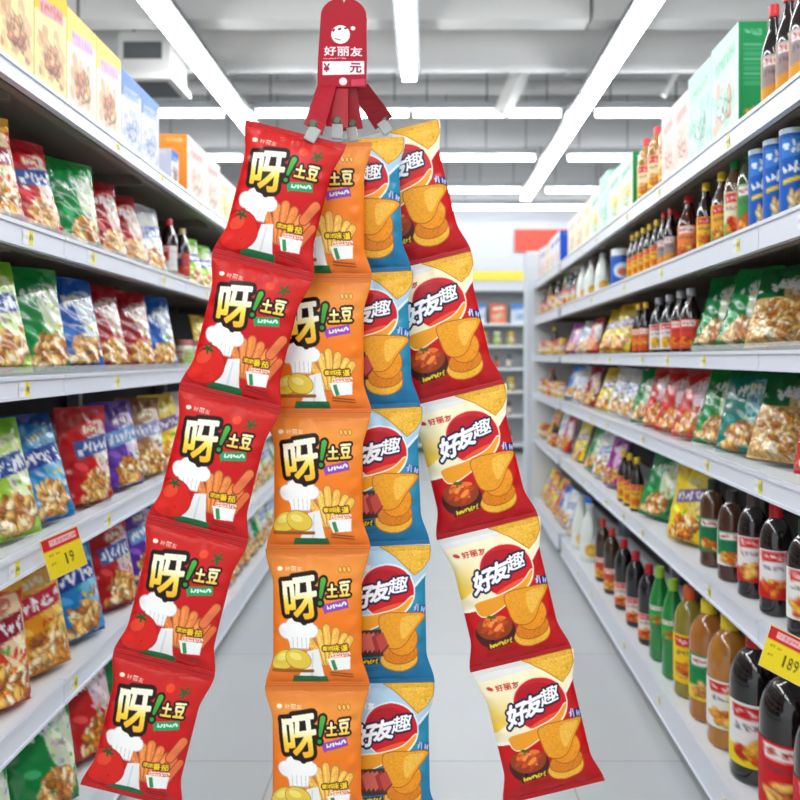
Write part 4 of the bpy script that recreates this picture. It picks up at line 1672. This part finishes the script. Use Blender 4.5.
# printed face
nu, nv = 116, 172
c = Cv(nu, nv, (166, 8, 34))
c.fill(c.ell(.44, .25, .20, .20), (250, 236, 240))
c.fill(c.ell(.70, .155, .05, .045), (250, 236, 240))
c.fill(c.line(.28, .20, .30, .18, .02), (90, 20, 40))
c.fill(c.line(.40, .175, .43, .165, .022), (90, 20, 40))
c.fill(c.line(.53, .16, .56, .155, .02), (90, 20, 40))
c.fill(c.line(.32, .31, .44, .33, .012), (196, 60, 90))
for i, ch in enumerate('好丽友'):
    c.fill(c.text(ch, .10 + i * .28, .43, .35 + i * .28, .56, rot=-2, bold=1.6), (250, 232, 236))
c.squiggle(.08, .59, .58, .612, (240, 180, 190), 14, .015, random.Random(3), .006)
c.fill(c.poly([(.07, .65), (.96, .63), (.965, .82), (.08, .85)]), (250, 240, 242))
c.fill(c.text('¥', .10, .68, .22, .80, bold=2), (140, 20, 50))
c.fill(c.text('元', .66, .665, .90, .80, bold=2), (140, 20, 50))
c.fill(c.poly([(.70, .90), (.99, .885), (.99, .985), (.70, .995)]), (196, 60, 84))
c.fill(c.ell(.52, .935, .085, .085), (244, 214, 220))
img = c.out()
b0 = len(mb.v)
fx0, fx1, fz1, fz0 = -W2 * .93, W2 * .96, 22 * kx, bot + 1 * kx
for j in range(nv):
    for i in range(nu):
        mb.v.append((fx0 + (fx1 - fx0) * i / (nu - 1), -t - .0003, fz1 + (fz0 - fz1) * j / (nv - 1)))
for j in range(nv - 1):
    for i in range(nu - 1):
        k = b0 + j * nu + i
        mb.f.append((k, k + nu, k + nu + 1, k + 1))
cols = np.concatenate([np.array(cols), img.reshape(-1, 3)])
pl = mb.build('tag_plate', M['card'], hd, False, cols)
pl.rotation_euler = (0, radians(1.5), 0)


def loc3(px, py, Y):
    x, y, z = at(px, py, Y)
    return np.array((x - cx, y - YT, z - cz))


clips = [((318, 333), (313, 131), 1.50, -32), ((330, 344), (337, 128), 1.565, -4), ((336, 352), (352, 131), 1.635, 8), ((346, 364), (384, 124), 1.70, 38)]
for i, ((a0, a1), (bx, by_), Yc, rot) in enumerate(clips):
    A0, A1 = loc3(a0, 84, YT + .004 + .003 * i), loc3(a1 + 4, 84, YT + .004 + .003 * i)
    ca, sa = cos(radians(rot)), sin(radians(rot))
    B0, B1 = loc3(bx - 11 * ca, by_ - 1 + 11 * sa, Yc - .004), loc3(bx + 11 * ca, by_ - 1 - 11 * sa, Yc - .004)
    mb = MB()
    for j in range(7):
        tt = j / 6
        p0, p1 = A0 * (1 - tt) + B0 * tt, A1 * (1 - tt) + B1 * tt
        for th_ in (-.001, .001):
            mb.v.append((p0[0], p0[1] + th_, p0[2]))
            mb.v.append((p1[0], p1[1] + th_, p1[2]))
    for j in range(6):
        k = j * 4
        mb.f += [(k, k + 4, k + 5, k + 1), (k + 2, k + 3, k + 7, k + 6), (k, k + 2, k + 6, k + 4), (k + 1, k + 5, k + 7, k + 3)]
    mb.f += [(0, 1, 3, 2), (24, 26, 27, 25)]
    st = mb.build('strap', M['red_plastic'], hd)
    P = loc3(bx, by_ - 7, Yc - .0075)
    sn = MB().lathe([(.0085, 0), (.0085, .003), (.006, .005), (.0001, .005)], 16).build('snap', M['snap'], st, True)
    sn.rotation_euler = (pi / 2, 0, 0)
    sn.location = P
    P = loc3(bx, by_ + 2, Yc - .010)
    cl = MB().box(-.011, .011, -.002, .0083, -.017, .012).build('clip', M['clip'], st, False, None, .002)
    cl.location = P
    cl.rotation_euler = (0, radians(-rot if i else 30), 0)
# cord up to the ceiling
p = loc3(343, 1, YT)
MB().tube((0, 0, p[2] - .004), (0, 0, 4.62 - cz), .0012, 6).build('cord', M['steel'], hd)
